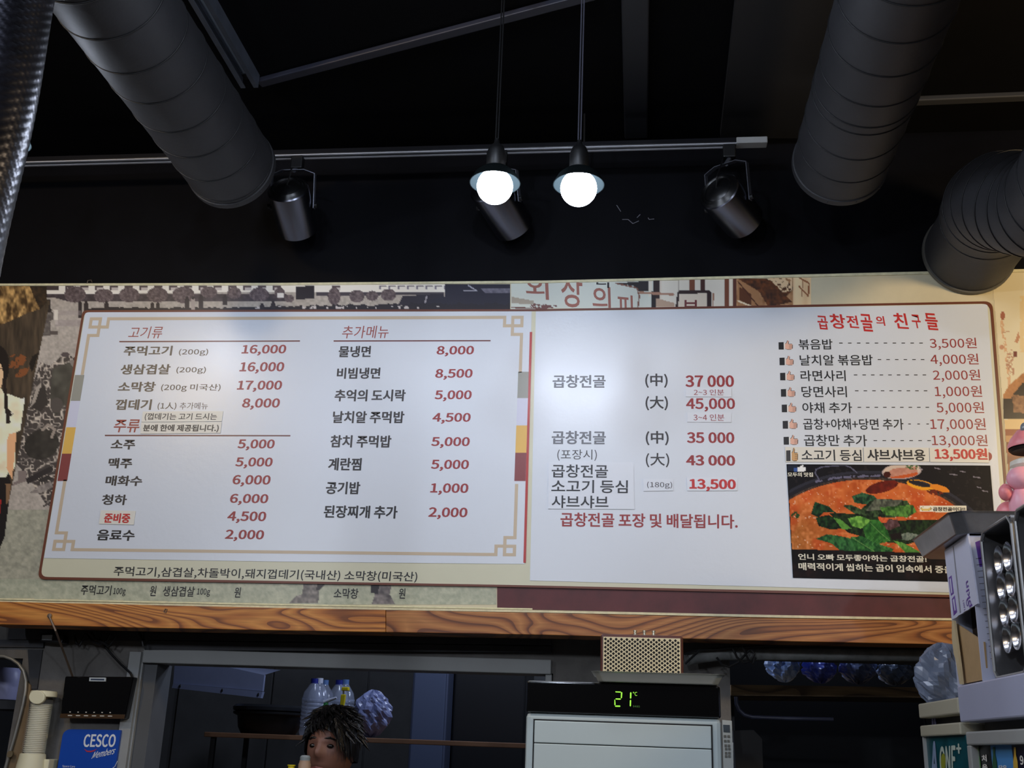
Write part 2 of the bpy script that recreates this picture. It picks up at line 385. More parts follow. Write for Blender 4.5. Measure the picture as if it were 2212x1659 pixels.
# ================================================================== mural panel
vis = lambda p, q: q
mural_y = D
muraledge = [(-25, 613.5), (600, 612.5), (1180, 607.5), (1700, 595), (2260, 582), (2260, 1341), (1700, 1331), (1180, 1318), (600, 1307), (-25, 1294)]
cream = mat('mural_cream', (206, 196, 165), .5, var=.06, vscale=6)
mural = MB().prism([PY(x, y, mural_y) for x, y in muraledge], (0, .011, 0)).build('mural_panel', cream)
tag(mural, 'wide printed photo mural covering the wall behind the menu board', 'mural')
trimm = mat('cream_edge_trim', (215, 208, 170), .5, var=.15, vscale=40)
def strip(name, a, b, m, parent, Y, th):  # a: upper polyline, b: lower polyline
    return MB().prism([PY(x, y, Y) for x, y in a]+[PY(x, y, Y) for x, y in reversed(b)], (0, th, 0)).build(name, m, parent)
strip('edge_trim', [(-25, 612.5), (600, 611), (1180, 606), (1700, 593.5), (2260, 580)], [(-25, 617), (600, 616), (1180, 611), (1700, 599), (2260, 586)], trimm, mural, mural_y-.004, .004)
strip('edge_trim', [(-25, 1292), (600, 1304), (1150, 1314)], [(-25, 1295), (600, 1307.5), (1150, 1317)], trimm, mural, mural_y-.004, .004)
# --- picture 1: black-and-white school yard with the portrait at far left
P = Pic(-26, 614, 1106, 1306, 2, (168, 160, 148))
g = P.n(5, 1, 2); P.put(np.ones_like(P.X), P.mixc(g, (138, 130, 120), (178, 168, 156)))
P.put(P.Y > 1100, P.mixc(P.n(7, 4, 3), (118, 118, 104), (172, 168, 148)))
P.put(P.Y > 1250, P.mixc(P.n(8, 5, 3), (130, 134, 116), (176, 176, 154)))
# building
bl = P.poly([(99, 614), (1000, 614), (960, 632), (800, 634), (640, 630), (98, 636)])
P.put(bl, (212, 206, 194)); 
for i in range(24):
    x = 110+i*32; 
    if x < 740 and not 615 < x < 690: P.put(P.rect(x, 618, x+17, 627), (72, 60, 62)); P.put(P.rect(x+4, 622, x+17, 627), (176, 166, 160))
for i in range(8): P.put(P.rect(820+i*20, 617, 822+i*20, 625), (120, 112, 120)); P.put(P.rect(822+i*20, 617, 834+i*20, 618.5), (70, 62, 70))
P.put(P.rect(101, 618, 127, 626), (60, 50, 50))
hedge = P.poly([(100, 635), (620, 634), (620, 650), (330, 652), (150, 652), (118, 643), (100, 642)])
P.put(hedge, P.mixc(P.n(6, 9), (44, 38, 42), (78, 68, 72)))
P.put(P.poly([(640, 620), (678, 616), (680, 644), (640, 648)]), (30, 26, 34))
P.put(P.poly([(684, 631), (960, 631), (960, 637), (684, 639)]), (62, 56, 62))
for cx, cy, rx, ry in ((162, 636, 23, 18), (224, 639, 21, 15), (279, 637, 22, 16), (340, 637, 23, 16), (396, 637, 24, 18), (451, 631, 18, 12), (506, 633, 15, 13), (560, 636, 21, 15), (604, 633, 12, 12), (722, 640, 14, 19), (771, 640, 16, 14), (804, 639, 13, 11), (839, 637, 17, 13), (625, 645, 11, 8)):
    P.put(P.ell(cx, cy, rx, ry), P.mixc(P.n(4, 20), (54, 44, 46), (118, 104, 104)))
P.put(P.poly([(870, 640), (960, 634), (960, 660), (860, 660)]), (38, 34, 44))
P.put(P.poly([(962, 614), (1104, 614), (1104, 668), (900, 668), (920, 650), (962, 640)]), (34, 32, 44))
P.put(P.poly([(1040, 624), (1104, 622), (1104, 632), (1050, 634)]), P.mixc(P.n(5, 6), (70, 68, 80), (120, 116, 126)))
P.put(P.line([(1012, 617), (1030, 628), (1002, 628)], 2.5), (150, 148, 156)); P.put(P.line([(918, 655), (922, 640)], 3), (150, 145, 150))
P.put(P.rect(599, 634, 613, 642), (205, 200, 192))
# crowd along the frame and figures on the yard
cr = P.Y > 667.5-6*P.n(9, 31, 2)-np.clip((P.X-480)/45, 0, 9)*(.4+P.n(14, 33))
P.put(cr&(P.X > 185)&(P.Y < 672), (32, 28, 34)); P.put((P.Y > 661)&(P.Y < 667)&(P.X > 540)&(P.X < 960)&(P.n(7, 35) > .68), (180, 172, 168))
for x, y, h in ((173, 656, 30), (186, 655, 20), (230, 655, 14), (329, 658, 9), (341, 658, 8), (404, 645, 22), (417, 645, 24), (434, 642, 26), (486, 641, 18), (590, 656, 10), (566, 660, 8)):
    P.put(P.rect(x-4, y, x+4, y+h), (40, 34, 38) if x != 417 else (150, 138, 130)); P.put(P.ell(x, y-1, 3.4, 4), (36, 30, 34))
# back-turned couple of figures at upper left
P.put(P.poly([(90, 672), (114, 674), (116, 690), (108, 694), (110, 725), (86, 725), (88, 694)]), (74, 68, 64)); P.put(P.poly([(92, 674), (112, 676), (114, 688), (106, 692), (108, 724), (88, 724), (90, 692)]), P.mixc(P.n(6, 41), (66, 60, 58), (120, 112, 104)))
P.put(P.ell(106, 670, 6, 5), (40, 34, 34)); P.put(P.poly([(116, 670), (126, 670), (125, 700), (119, 702)]), (200, 192, 178)); P.put(P.rect(108, 716, 124, 722), (78, 70, 66))
P.put(P.poly([(97, 648), (110, 646), (108, 668), (96, 668)]), (30, 26, 26)); P.put(P.rect(120, 692, 174, 705), (140, 128, 126), .5); P.put(P.rect(128, 672, 174, 680), (146, 134, 130), .5)
# crouching children in patterned clothes (one heap of figures)
kid = P.poly([(88, 782), (108, 790), (130, 772), (150, 768), (172, 776), (176, 800), (150, 1000), (128, 1100), (100, 1090), (60, 1030), (34, 1000), (44, 930), (60, 860), (74, 820)])
pn = np.abs(P.n(7, 51, 1)-.5)*2; P.put(kid, P.mixc(np.clip(1.25-pn*4.2, 0, 1), (62, 56, 53), (186, 174, 158))); P.put(kid&(P.n(30, 57) > .55), (64, 58, 55), .45)
P.put(P.poly([(114, 796), (150, 782), (164, 786), (158, 850), (120, 900), (108, 860)]), P.mixc(P.n(20, 52), (44, 42, 38), (86, 84, 74)))
P.put(P.poly([(72, 850), (96, 832), (104, 870), (88, 890), (70, 880)]), (46, 42, 40)); P.put(P.poly([(78, 838), (90, 826), (76, 870), (66, 880)]), (150, 140, 128))
P.put(P.ell(90, 960, 38, 32, -.4), P.mixc(P.n(12, 53), (30, 28, 26), (60, 56, 50)))
P.put(P.line([(92, 928), (104, 918), (118, 928), (112, 944)], 6), (140, 128, 116)); P.put(P.poly([(148, 780), (158, 776), (166, 790), (160, 796)]), (120, 112, 104))
P.put(P.ell(141, 766, 9, 5), (70, 62, 62)); P.put(P.ell(122, 875, 14, 16), (70, 64, 60)); P.put(P.ell(150, 850, 10, 30, .2), (64, 62, 54))
P.put(P.poly([(40, 1018), (58, 1018), (56, 1040), (26, 1050), (30, 1042), (40, 1038)]), (118, 106, 100))
P.put(P.poly([(56, 1034), (112, 1006), (116, 1016), (60, 1046)]), (40, 36, 36)); P.put(P.poly([(80, 1036), (104, 1026), (116, 1034), (90, 1042)]), (44, 40, 38))
P.put(P.poly([(62, 1066), (84, 1050), (110, 1040), (116, 1052), (86, 1066)]), P.mixc(P.n(5, 54), (96, 88, 84), (160, 150, 140)))
P.put(P.line([(95, 1093), (110, 1086)], 3), (56, 50, 48))
# portrait at far left: sepia foliage, dark wall, girl with braid in a white blouse (cropped by the frame)
por = P.poly([(-30, 600), (102, 614), (101, 648), (108, 650), (34, 1010), (0, 1180), (-30, 1200)])
wall = P.mixc(P.n(14, 61, 3, ax=2.2, ay=.35), (36, 30, 24), (92, 76, 58)); P.put(por, wall)
fol = P.poly([(-30, 600), (62, 616), (84, 640), (86, 668), (60, 676), (30, 690), (-30, 715)])
P.put(fol&por, P.mixc(np.clip(P.n(13, 62, 3, ax=1.5, ay=.7)*2.4-.75, 0, 1), (64, 46, 26), (200, 160, 100)))
P.put(P.poly([(62, 614), (102, 614), (101, 655), (86, 668)]), P.mixc(P.n(6, 63), (22, 18, 16), (70, 52, 34)))
P.put((np.hypot(P.X-38, P.Y-790) < 26)&(P.n(9, 64) > .5)&por, (120, 70, 38))
P.put(P.poly([(70, 770), (84, 760), (72, 800), (68, 804), (63, 785)]), (22, 18, 16))
P.put(P.ell(-4, 790, 24, 44), (28, 22, 20)); P.put(P.ell(-10, 812, 17, 34), (226, 178, 138)); P.put(P.ell(1, 796, 3, 1.6), (50, 36, 30))
P.put(P.poly([(-30, 850), (2, 838), (10, 850), (16, 850), (48, 862), (54, 858), (44, 930), (34, 935), (32, 1010), (14, 1032), (-30, 1040)]), P.mixc(P.n(18, 66, 2), (206, 192, 158), (244, 234, 206)))
P.put(P.poly([(20, 938), (36, 934), (30, 1000), (26, 1036), (14, 1010), (16, 950)]), (216, 162, 118))
P.put(P.line([(8, 820), (13, 860), (13, 880), (19, 912)], 7), (34, 26, 24)); P.put(P.poly([(14, 880), (30, 893), (22, 900), (20, 916), (14, 914)]), (38, 30, 28)); P.put(P.ell(26, 892, 2.6, 2.6), (210, 200, 180))
P.put(P.poly([(-30, 1034), (14, 1030), (18, 1020), (24, 1046), (10, 1160), (-2, 1190), (-30, 1200)]), (22, 18, 18)); P.put(P.poly([(12, 1046), (24, 1044), (20, 1080), (14, 1090)]), (120, 92, 66)); P.put(P.poly([(-30, 1080), (3, 1078), (0, 1110), (-30, 1120)]), (150, 34, 34))
# feet under the board
ft = P.poly([(656, 1262), (688, 1262), (690, 1290), (686, 1304), (622, 1304), (640, 1288), (652, 1284)]); P.put(ft, P.mixc(P.n(8, 71), (64, 60, 58), (150, 142, 134)))
P.put(P.poly([(686, 1262), (702, 1262), (690, 1276), (682, 1276)]), (50, 44, 44))
ft = P.poly([(816, 1262), (846, 1262), (842, 1284), (854, 1306), (802, 1306), (810, 1284)]); P.put(ft, P.mixc(P.n(8, 72), (58, 54, 56), (136, 128, 124))); P.put(P.poly([(800, 1262), (820, 1262), (816, 1284), (802, 1280)]), (40, 36, 38))
board_in = P.poly([(196, 678), (1200, 676), (1200, 1256), (1075, 1260), (96, 1242)])
keep = ~board_in&(P.X < 1104)&(P.Y > 616.5-(P.X*.004))&(P.Y < 1292.5+P.X*.0208)&~((P.X > 1072)&(P.Y > 1200))
P.emit('photo_print', mural_y-.0008, INK, mural, keep, GAIN)
# --- picture 2: sepia street with shop signs
P = Pic(1100, 592, 1764, 672, 2, (186, 190, 180))
P.put(P.X > 1418, (196, 190, 176)); P.put(P.X > 1590, P.mixc(P.n(10, 81, 2), (120, 78, 46), (190, 150, 110)))
sg = (150, 92, 80)
def hangul(cx, cy, sc, ch, c):
    pass
P.put(P.poly([(1106, 641), (1154, 650), (1152, 658), (1106, 655)]), (150, 140, 124)); P.put(P.line([(1102, 664), (1190, 668)], 3), (96, 60, 50))
P.put(P.line([(1150, 660), (1200, 664)], 9)&(P.n(4, 84) > .4), (100, 62, 56))
# framework of the street
P.put(P.poly([(1330, 612), (1404, 606), (1403, 630), (1382, 630), (1370, 618)]), (40, 36, 38))
P.put(P.line([(1330, 612), (1376, 622), (1381, 640), (1378, 664)], 3), (110, 72, 58)); P.put(P.rect(1402, 604, 1409, 640), (196, 190, 176)); P.put(P.rect(1411, 604, 1425, 650), (44, 32, 32)); P.put(P.rect(1425, 604, 1429, 650), (190, 180, 164))
P.put(P.rect(1408, 630, 1416, 664), (34, 28, 30)); P.put(P.line([(1382, 632), (1454, 636)], 5), (150, 112, 92)); P.put(P.poly([(1418, 644), (1458, 655), (1456, 664), (1418, 662)]), (160, 136, 116))
P.put(P.rect(1490, 600, 1500, 630), (104, 62, 44)); P.put(P.rect(1514, 600, 1522, 630), (60, 36, 32)); P.put(P.rect(1465, 600, 1467, 640), (150, 140, 126))
P.put(P.poly([(1459, 665), (1463, 632), (1468, 627), (1532, 627), (1538, 632), (1536, 665)]), (44, 30, 30)); P.put(P.poly([(1464, 666), (1468, 636), (1528, 633), (1528, 666)]), (196, 184, 166)); P.put(P.line([(1541, 634), (1540, 664)], 3), (140, 100, 78))
P.put(P.rect(1566, 600, 1574, 664), (104, 60, 42)); P.put(P.rect(1584, 600, 1590, 664), (84, 48, 38)); P.put(P.rect(1575, 600, 1583, 664), (206, 196, 176))
P.put(P.poly([(1596, 600), (1690, 598), (1716, 622), (1700, 640), (1712, 652), (1660, 664), (1640, 630), (1596, 605)]), P.mixc(P.n(7, 85, 2), (40, 26, 20), (120, 66, 32)))
P.put(P.poly([(1594, 602), (1640, 630), (1642, 664), (1594, 664)]), (150, 108, 72)); P.put(P.poly([(1598, 620), (1624, 636), (1622, 660), (1598, 648)]), (84, 48, 28)); P.put(P.line([(1594, 608), (1640, 664)], 2.5), (70, 38, 24)); P.put(P.line([(1594, 650), (1624, 662)], 3), (206, 190, 160))
P.put(P.poly([(1650, 598), (1712, 596), (1710, 628), (1690, 632), (1672, 612)])&(P.n(5, 86) > .42), (206, 178, 140))
P.put(P.X > 1712, P.mixc(P.n(20, 87, 1, ax=2, ay=.2), (200, 168, 128), (220, 200, 158))); P.put(P.line([(1727, 600), (1748, 612), (1746, 640), (1726, 618)], 3.2), (130, 78, 48)); P.put(P.line([(1734, 606), (1732, 640)], 2), (140, 90, 60))
keep = (P.X > 1102)&(P.Y > 611.5-np.clip(P.X-1100, 0, 2000)*.0205)&(P.Y < 669-(P.X-1100)*.012)&(P.X < 1753)
P.emit('photo_print', mural_y-.0008, INK, mural, keep, GAIN)
sgm = mat('sign_letter_print', (158, 98, 84), .5)
# the street sign's own big letters, cut by the board's frame
def cutwrite(body, bb, m, ymax, ymin, tilt=0, slant=0, bold=.004, Y=mural_y-.0014, flip=False):
    X, Yp, fs = layout(body, bb, bold=bold, tilt=tilt, slant=slant)
    if flip: X = bb[0]+bb[2]-X
    bm = bmesh.new(); vs = [bm.verts.new((x, y, 0)) for x, y in zip(X, Yp)]
    for f in fs:
        try: bm.faces.new([vs[i] for i in f])
        except ValueError: pass
    for co, no in (((0, ymax, 0), (0, 1, 0)), ((0, ymin, 0), (0, -1, 0))):
        bmesh.ops.bisect_plane(bm, geom=bm.verts[:]+bm.edges[:]+bm.faces[:], plane_co=co, plane_no=no, clear_outer=True)
    bm.verts.index_update(); V = np.array([v.co[:] for v in bm.verts]); Fc = [tuple(v.index for v in f.verts) for f in bm.faces]; bm.free()
    if len(V): mk('lettering', pys(V[:, 0], V[:, 1], Y), Fc, m, mural)
cutwrite('외', (1136, 596, 1186, 648), sgm, 666, 611, .08, .05)
cutwrite('상', (1212, 592, 1258, 664), sgm, 666, 610, .05, .03)
cutwrite('의', (1280, 620, 1320, 676), sgm, 665, 608, .1, .03)
cutwrite('피', (1334, 638, 1368, 690), sgm, 665, 606, .1, .03)
cutwrite('라', (1288, 596, 1322, 622), mat('dark_print', (36, 30, 34), .5), 664, 610, .05, 0)
cutwrite('분', (1474, 648, 1510, 686), mat('maroon_print2', (110, 44, 44), .5), 664, 606, 0, 0)
# --- picture 3: sepia street at right edge
P = Pic(2140, 588, 2262, 1342, 2, (205, 195, 165))
P.put(P.ell(2166, 682, 5, 9), (150, 92, 70)); P.put(P.line([(2164, 695), (2178, 800), (2182, 850)], 7)&(P.n(7, 91) > .35), (196, 158, 122)); P.put(P.line([(2166, 718), (2180, 716)], 2), (170, 130, 100))
P.put(P.poly([(2192, 738), (2200, 716), (2203, 728), (2198, 742)]), (176, 128, 96)); P.put(P.rect(2203, 640, 2264, 760)&(P.n(9, 92) > .3), (206, 184, 140)); P.put(P.ell(2164, 750, 5, 5), (180, 134, 104))
P.put(P.rect(2174, 756, 2190, 812)&(P.n(4, 93) > .6), (170, 130, 104)); P.put(P.rect(2190, 760, 2196, 770), (110, 60, 50))
P.put(P.poly([(2168, 852), (2180, 832), (2208, 808), (2262, 780), (2262, 900), (2200, 870), (2166, 880)]), P.mixc(P.n(9, 94), (140, 92, 54), (180, 126, 78)))
P.put(P.poly([(2262, 815), (2208, 828), (2190, 850), (2184, 862), (2168, 862), (2168, 905), (2262, 910)]), (26, 18, 18))
P.put(P.poly([(2186, 852), (2262, 862), (2262, 898), (2190, 890)]), P.mixc(P.n(6, 96), (92, 60, 40), (160, 120, 84)))
P.put(P.poly([(2169, 908), (2184, 904), (2262, 908), (2262, 930), (2172, 928)]), (200, 172, 122)); P.put(P.poly([(2171, 928), (2262, 928), (2262, 942), (2172, 942)]), (130, 70, 40)); P.put(P.rect(2172, 942, 2262, 1010), (170, 128, 84)); P.put(P.rect(2172, 955, 2262, 1342), P.mixc(P.n(14, 97, 1, ax=.2, ay=1.6), (96, 46, 28), (140, 78, 44)))
keep = (P.X > 2146+(P.Y-650)*.085)&(P.Y > 590.5-(P.X-2140)*.02)&(P.Y < 1335)
P.emit('photo_print', mural_y-.0008, INK, mural, keep, GAIN*.9)
# maroon band under the menu board
strip('colour_band', [(1074, 1262), (1700, 1279), (2260, 1292)], [(1074, 1316), (1180, 1317.5), (1700, 1329.5), (2260, 1341)], mat('maroon_band', (84, 34, 36), .5, var=.25, vscale=12), mural, mural_y-.0012, .001)

# ================================================================== menu board
ink_d = mat('dark_vinyl_lettering', (46, 42, 42), .4); ink_b = mat('black_vinyl_lettering', (22, 20, 22), .4)
ink_r = mat('red_vinyl_lettering', (146, 44, 44), .4); ink_h = mat('russet_lettering', (150, 62, 52), .4); ink_g = mat('grey_vinyl_lettering', (96, 98, 104), .4)
ink_m = mat('brown_grey_lettering', (98, 88, 74), .4); ink_br = mat('bright_red_lettering', (190, 36, 32), .4)
GLOSS = dict(rough=.22, bump=.035, bscale=90)
white = mat('white_menu_vinyl', (212, 218, 226), rough=.3, bump=.05, bscale=45, var=.012, vscale=2)
backm = mat('cream_board_face', (206, 204, 178), rough=.35, var=.03, vscale=3)
frm = mat('brown_frame', (104, 52, 32), .4)
BY = D-.006
bq = [(182.5, 674.5), (1160, 672), (1700, 663.5), (2138, 655.5), (2188, 1288.5), (1700, 1276), (1100, 1263.5), (87, 1246)]
bo = [(178.5, 670), (1160, 667.8), (1700, 659), (2143.8, 650.5), (2194.5, 1294), (1700, 1281.5), (1100, 1268), (81, 1251.5)]
rad = [10, 0, 0, 18, 0, 0, 0, 16]
board = MB().prism([PY(x, y, BY) for x, y in roundpoly(bq, rad)], (0, .0038, 0)).build('menu_board', backm)
tag(board, 'long cream menu board with a rounded brown rim on the fascia wall', 'menu board')
a = roundpoly(bo, rad); b = roundpoly(bq, rad); V = [PY(x, y, BY-.0015) for x, y in a+b]; n = len(a)
Fc = [(i, (i+1) % n, n+(i+1) % n, n+i) for i in range(n)]
V2 = V+[v+Vector((0, .005, 0)) for v in V]
Fc += [(2*n+(i+1) % n, 2*n+i, i, (i+1) % n) for i in range(n)]+[(n+(i+1) % n, n+i, 3*n+i, 3*n+(i+1) % n) for i in range(n)]
mk('rim', V2, Fc, frm, board)
write(board, '주먹고기,삼겹살,차돌박이,돼지껍데기(국내산) 소막창(미국산)', (245.5, 1224, 901.4, 1258.8), ink_b, BY-.0006, bold=.004)
for tx, bb in (('주먹고기', (174.4, 1263.8, 242, 1286.3)), ('100g', (244, 1270, 272, 1288)), ('원', (324, 1265.4, 338.5, 1287.7)), ('생삼겹살', (352, 1266, 421, 1289)), ('100g', (425, 1271, 454.3, 1289)), ('원', (506.6, 1268.7, 520.7, 1291)), ('소막창', (720.6, 1271, 774.4, 1293.3)), ('원', (861.8, 1271, 875.9, 1293.3))):
    write(mural, tx, bb, ink_b, mural_y-.0016, bold=.008)
# left sheet
SY = BY-.0014
sheet = MB().prism([PY(x, y, SY) for x, y in ((184.5, 674.5), (1148.5, 672.5), (1132.8, 1218.5), (600, 1213), (95, 1205.5))], (0, .0013, 0)).build('menu_sheet', white, board)
sheet['label'] = 'left menu sheet with a beige fret border'
TY = SY-.0005
beige = mat('beige_fret_print', (196, 178, 152), .35)
q = [np.array(p, float) for p in ((194.5, 685.5), (1131.2, 682), (1114.4, 1201.7), (112, 1190))]
WW, HH = 937., 512.
def bil(u, v): u /= WW; v /= HH; return tuple(q[0]*(1-u)*(1-v)+q[1]*u*(1-v)+q[2]*u*v+q[3]*(1-u)*v)
fb = MB(); w_ = 6.6
def seg(x0, y0, x1, y1):
    pts = []; 
    for (a0, b0), (a1, b1) in (((x0, y0), (x1, y0)), ((x1, y0), (x1, y1)), ((x1, y1), (x0, y1)), ((x0, y1), (x0, y0))): pts.append(bil(a0, b0))
    fb.face([PY(x, y, TY) for x, y in pts])
for mx in (0, 1):
    for my in (0, 1):
        def S(x0, y0, x1, y1):
            if mx: x0, x1 = WW-x1, WW-x0
            if my: y0, y1 = HH-y1, HH-y0
            seg(x0, y0, x1, y1)
        S(0, 0, 26.5, w_); S(0, w_, w_, 18); S(26.5-w_, w_, 26.5, 18); S(0, 18, 44, 24.6)
        S(37.4, 0, 44, 18); S(26.5-w_, 24.6, 26.5, 36.5); S(0, 36.5, 26.5, 43)
seg(44, 0, WW-44, w_); seg(44, HH-w_, WW-44, HH)
seg(0, 43, w_, 126); seg(0, 356, w_, HH-43); seg(WW-w_, 43, WW, 121); seg(WW-w_, 358, WW, HH-43)
fb.build('fret_border', beige, sheet)
blk = [('grey', (148, 148, 138)), ('lavender', (206, 208, 226)), ('yellow', (222, 178, 84)), ('maroon', (130, 58, 58))]
yl = [810, 866, 923, 980, 1039]; yr = [803, 860, 919, 978, 1039]
for i, (nm, c) in enumerate(blk):
    m_ = mat(nm+'_block_print', c, .35)
    L = lambda y: 162-(y-810)*.166; R = lambda y: 182.3-(y-810)*.163
    o = MB().face([PY(x, y, TY) for x, y in ((L(yl[i]), yl[i]), (R(yl[i]), yl[i]), (R(yl[i+1]), yl[i+1]), (L(yl[i+1]), yl[i+1]))]).build('colour_block', m_, sheet); o['label'] = nm+' block on the left edge'
    L = lambda y: 1119.5-(y-803)*.036; R = lambda y: 1142.3-(y-803)*.03
    o = MB().face([PY(x, y, TY) for x, y in ((L(yr[i]), yr[i]), (R(yr[i]), yr[i]), (R(yr[i+1]), yr[i+1]), (L(yr[i+1]), yr[i+1]))]).build('colour_block', m_, sheet); o['label'] = nm+' block on the right edge'
o = MB().prism([PY(x, y, SY-.001) for x, y in ((1144.5, 717), (1149.5, 717), (1135.8, 1215.5), (1130.5, 1215.5))], (0, .0012, 0)).build('red_strip', mat('red_strip_vinyl', (176, 52, 46), .35), sheet)
def rule(x0, y0, x1, y1, w, par, m, Y): return MB().face([PY(x, y, Y) for x, y in ((x0, y0-w/2), (x1, y1-w/2), (x1, y1+w/2), (x0, y0+w/2))]).build('rule', m, par)
rl = mat('rule_print', (104, 50, 46), .35)
rule(257.7, 738, 648, 736.6, 2.8, sheet, rl, TY); rule(720.6, 736.6, 1059.7, 735.9, 2.8, sheet, rl, TY); rule(226.5, 940.6, 627.3, 941.2, 2.8, sheet, rl, TY)
IT = .14
for tx, bb, m_, kw_ in [
    ('고기류', (276.7, 705.3, 352, 731), ink_h, dict(shear=IT)), ('추가메뉴', (738.8, 703.5, 839.7, 731), ink_h, dict(shear=IT*.6)),
    ('주류', (245.5, 906, 302, 934), ink_h, dict(shear=IT*.6, bold=.006)),
    ('주먹고기', (267, 746.8, 373.7, 768.5), ink_m, dict(bold=.02)), ('(200g)', (386.5, 753.3, 449.7, 769), ink_m, dict(bold=.004)),
    ('생삼겹살', (260.4, 786.6, 368.9, 809), ink_m, dict(bold=.02)), ('(200g)', (381, 792, 444.8, 807.8), ink_m, dict(bold=.004)),
    ('소막창', (254, 824.6, 337, 846.3), ink_m, dict(bold=.02)), ('(200g 미국산)', (348, 829.5, 476.5, 846.3), ink_m, dict(bold=.004)),
    ('껍데기', (249.5, 862.6, 329, 885.6), ink_m, dict(bold=.02)), ('(1人)', (340.4, 869.4, 381, 885.6), ink_m, dict(bold=.004)), ('추가메뉴', (388, 869.4, 449, 884.3), ink_m, {}),
    ('소주', (238.7, 950, 292, 971), ink_d, dict(bold=.02)), ('맥주', (234, 989.3, 285.6, 1011.8), ink_d, dict(bold=.02)), ('매화수', (227.3, 1027.3, 307.3, 1049.8), ink_d, dict(bold=.02)),
    ('청하', (220, 1068, 274.5, 1091), ink_d, dict(bold=.02)), ('음료수', (209.4, 1144, 291, 1168.3), ink_b, dict(bold=.02)),
    ('물냉면', (731.5, 747, 801.6, 771.6), ink_d, dict(bold=.02)), ('비빔냉면', (727.3, 794, 822, 818.4), ink_d, dict(bold=.02)), ('추억의 도시락', (722.6, 841.4, 876.7, 867), ink_d, dict(bold=.02)),
    ('날치알 주먹밥', (719, 888, 873.9, 914.3), ink_d, dict(bold=.02)), ('참치 주먹밥', (713.6, 939.8, 845.9, 967), ink_d, dict(bold=.02)), ('계란찜', (708.5, 989, 782, 1016.4), ink_b, dict(bold=.02)),
    ('공기밥', (703.8, 1040.5, 778.6, 1067.7), ink_b, dict(bold=.02)), ('된장찌개 추가', (699.3, 1091.5, 859, 1120.4), ink_b, dict(bold=.02))]:
    write(sheet, tx, bb, m_, TY, **kw_)
for tx, bb in [('16,000', (521.3, 744.6, 618.3, 768)), ('16,000', (516.7, 782, 614, 807)), ('17,000', (511.3, 822, 609.3, 846.5)), ('8,000', (522.7, 860.4, 604.6, 885)),
    ('5,000', (512.6, 949, 593.4, 973)), ('5,000', (507.7, 988, 589, 1012)), ('6,000', (502.6, 1026, 584.5, 1051)), ('6,000', (497, 1066.6, 579.6, 1091)), ('4,500', (491, 1104.6, 575, 1130)), ('2,000', (485.5, 1144, 570.4, 1169)),
    ('8,000', (943, 747, 1023.9, 770)), ('8,500', (940, 796.8, 1021, 820.5)), ('5,000', (938.4, 843, 1019, 867)), ('4,500', (934, 891.9, 1016.8, 915.5)), ('5,000', (931, 944, 1014.9, 968)), ('5,000', (930.5, 993, 1013, 1017.5)), ('1,000', (929, 1044, 1011.8, 1069)), ('2,000', (925, 1095.7, 1009.8, 1121.5))]:
    write(sheet, tx, bb, ink_r, TY, bold=.018, shear=.06)
# right sheet
sheet2 = MB().prism([PY(x, y, SY) for x, y in ((1157.5, 672.8), (1700, 664.5), (2133, 657), (2176, 1284), (1700, 1268.5), (1144.7, 1254))], (0, .0013, 0)).build('menu_sheet', white, board)
sheet2['label'] = 'right menu sheet with stew prices and a list with thumb icons'
for tx, bb, m_, kw_ in [
    ('곱창전골', (1193.6, 810, 1308.3, 838), ink_g, dict(bold=.018)), ('(中)', (1393.7, 807, 1442.3, 837.7), ink_d, dict(bold=.012)), ('37 000', (1480.5, 810.5, 1585.5, 836), ink_r, dict(bold=.02)),
    ('(大)', (1394.3, 855.3, 1443, 886.5), ink_d, dict(bold=.012)), ('45,000', (1482, 860, 1587.7, 889), ink_r, dict(bold=.016)),
    ('곱창전골', (1191.7, 930.7, 1308.8, 959.7), ink_g, dict(bold=.018)), ('(中)', (1394.8, 931, 1444.5, 962), ink_d, dict(bold=.012)), ('35 000', (1483.8, 933.4, 1586.3, 957.3), ink_r, dict(bold=.02)),
    ('(포장시)', (1203.9, 971, 1289.3, 995.6), ink_d, {}), ('(大)', (1395, 978.5, 1445.8, 1009.7), ink_d, dict(bold=.004)), ('43 000', (1482, 983, 1588, 1006), ink_r, dict(bold=.024)),
    ('곱창전골 포장 및 배달됩니다.', (1210.7, 1107.3, 1593.6, 1142), ink_r, dict(bold=.012, tilt=.012))]:
    write(sheet2, tx, bb, m_, TY, **kw_)
for ch, bb in (('곱', (455, 400, 545, 520)), ('창', (558, 385, 690, 512)), ('전', (700, 400, 812, 508)), ('골', (822, 385, 930, 538)), ('의', (955, 405, 1035, 488)), ('친', (1100, 378, 1235, 515)), ('구', (1255, 390, 1335, 508)), ('들', (1370, 378, 1485, 526))):
    x0, y0, x1, y1 = [v/3.936 for v in bb]
    write(sheet2, ch, (1650+x0, 580+y0, 1650+x1, 580+y1), ink_br, TY, shear=-.12, tilt=.06, bold=.012)
rows = [('볶음밥', (295, 600, 583, 690), (640, 1352, 634), '3,500원', (1410, 588, 1812, 692)), ('날치알 볶음밥', (303, 733, 925, 825), (968, 1365, 774), '4,000원', (1417, 723, 1828, 830)),
    ('라면사리', (310, 865, 698, 958), (765, 1380, 905), '2,000원', (1435, 858, 1843, 965)), ('당면사리', (318, 1000, 708, 1095), (775, 1390, 1040), '1,000원', (1453, 995, 1858, 1105)),
    ('야채 추가', (327, 1138, 750, 1230), (797, 1405, 1180), '5,000원', (1470, 1132, 1875, 1243)), ('곱창+야채+당면 추가', (333, 1275, 1187, 1372), (1228, 1412, 1322), '17,000원', (1415, 1273, 1890, 1385)),
    ('곱창만 추가', (340, 1413, 877, 1512), (933, 1420, 1463), '13,000원', (1428, 1413, 1905, 1522))]
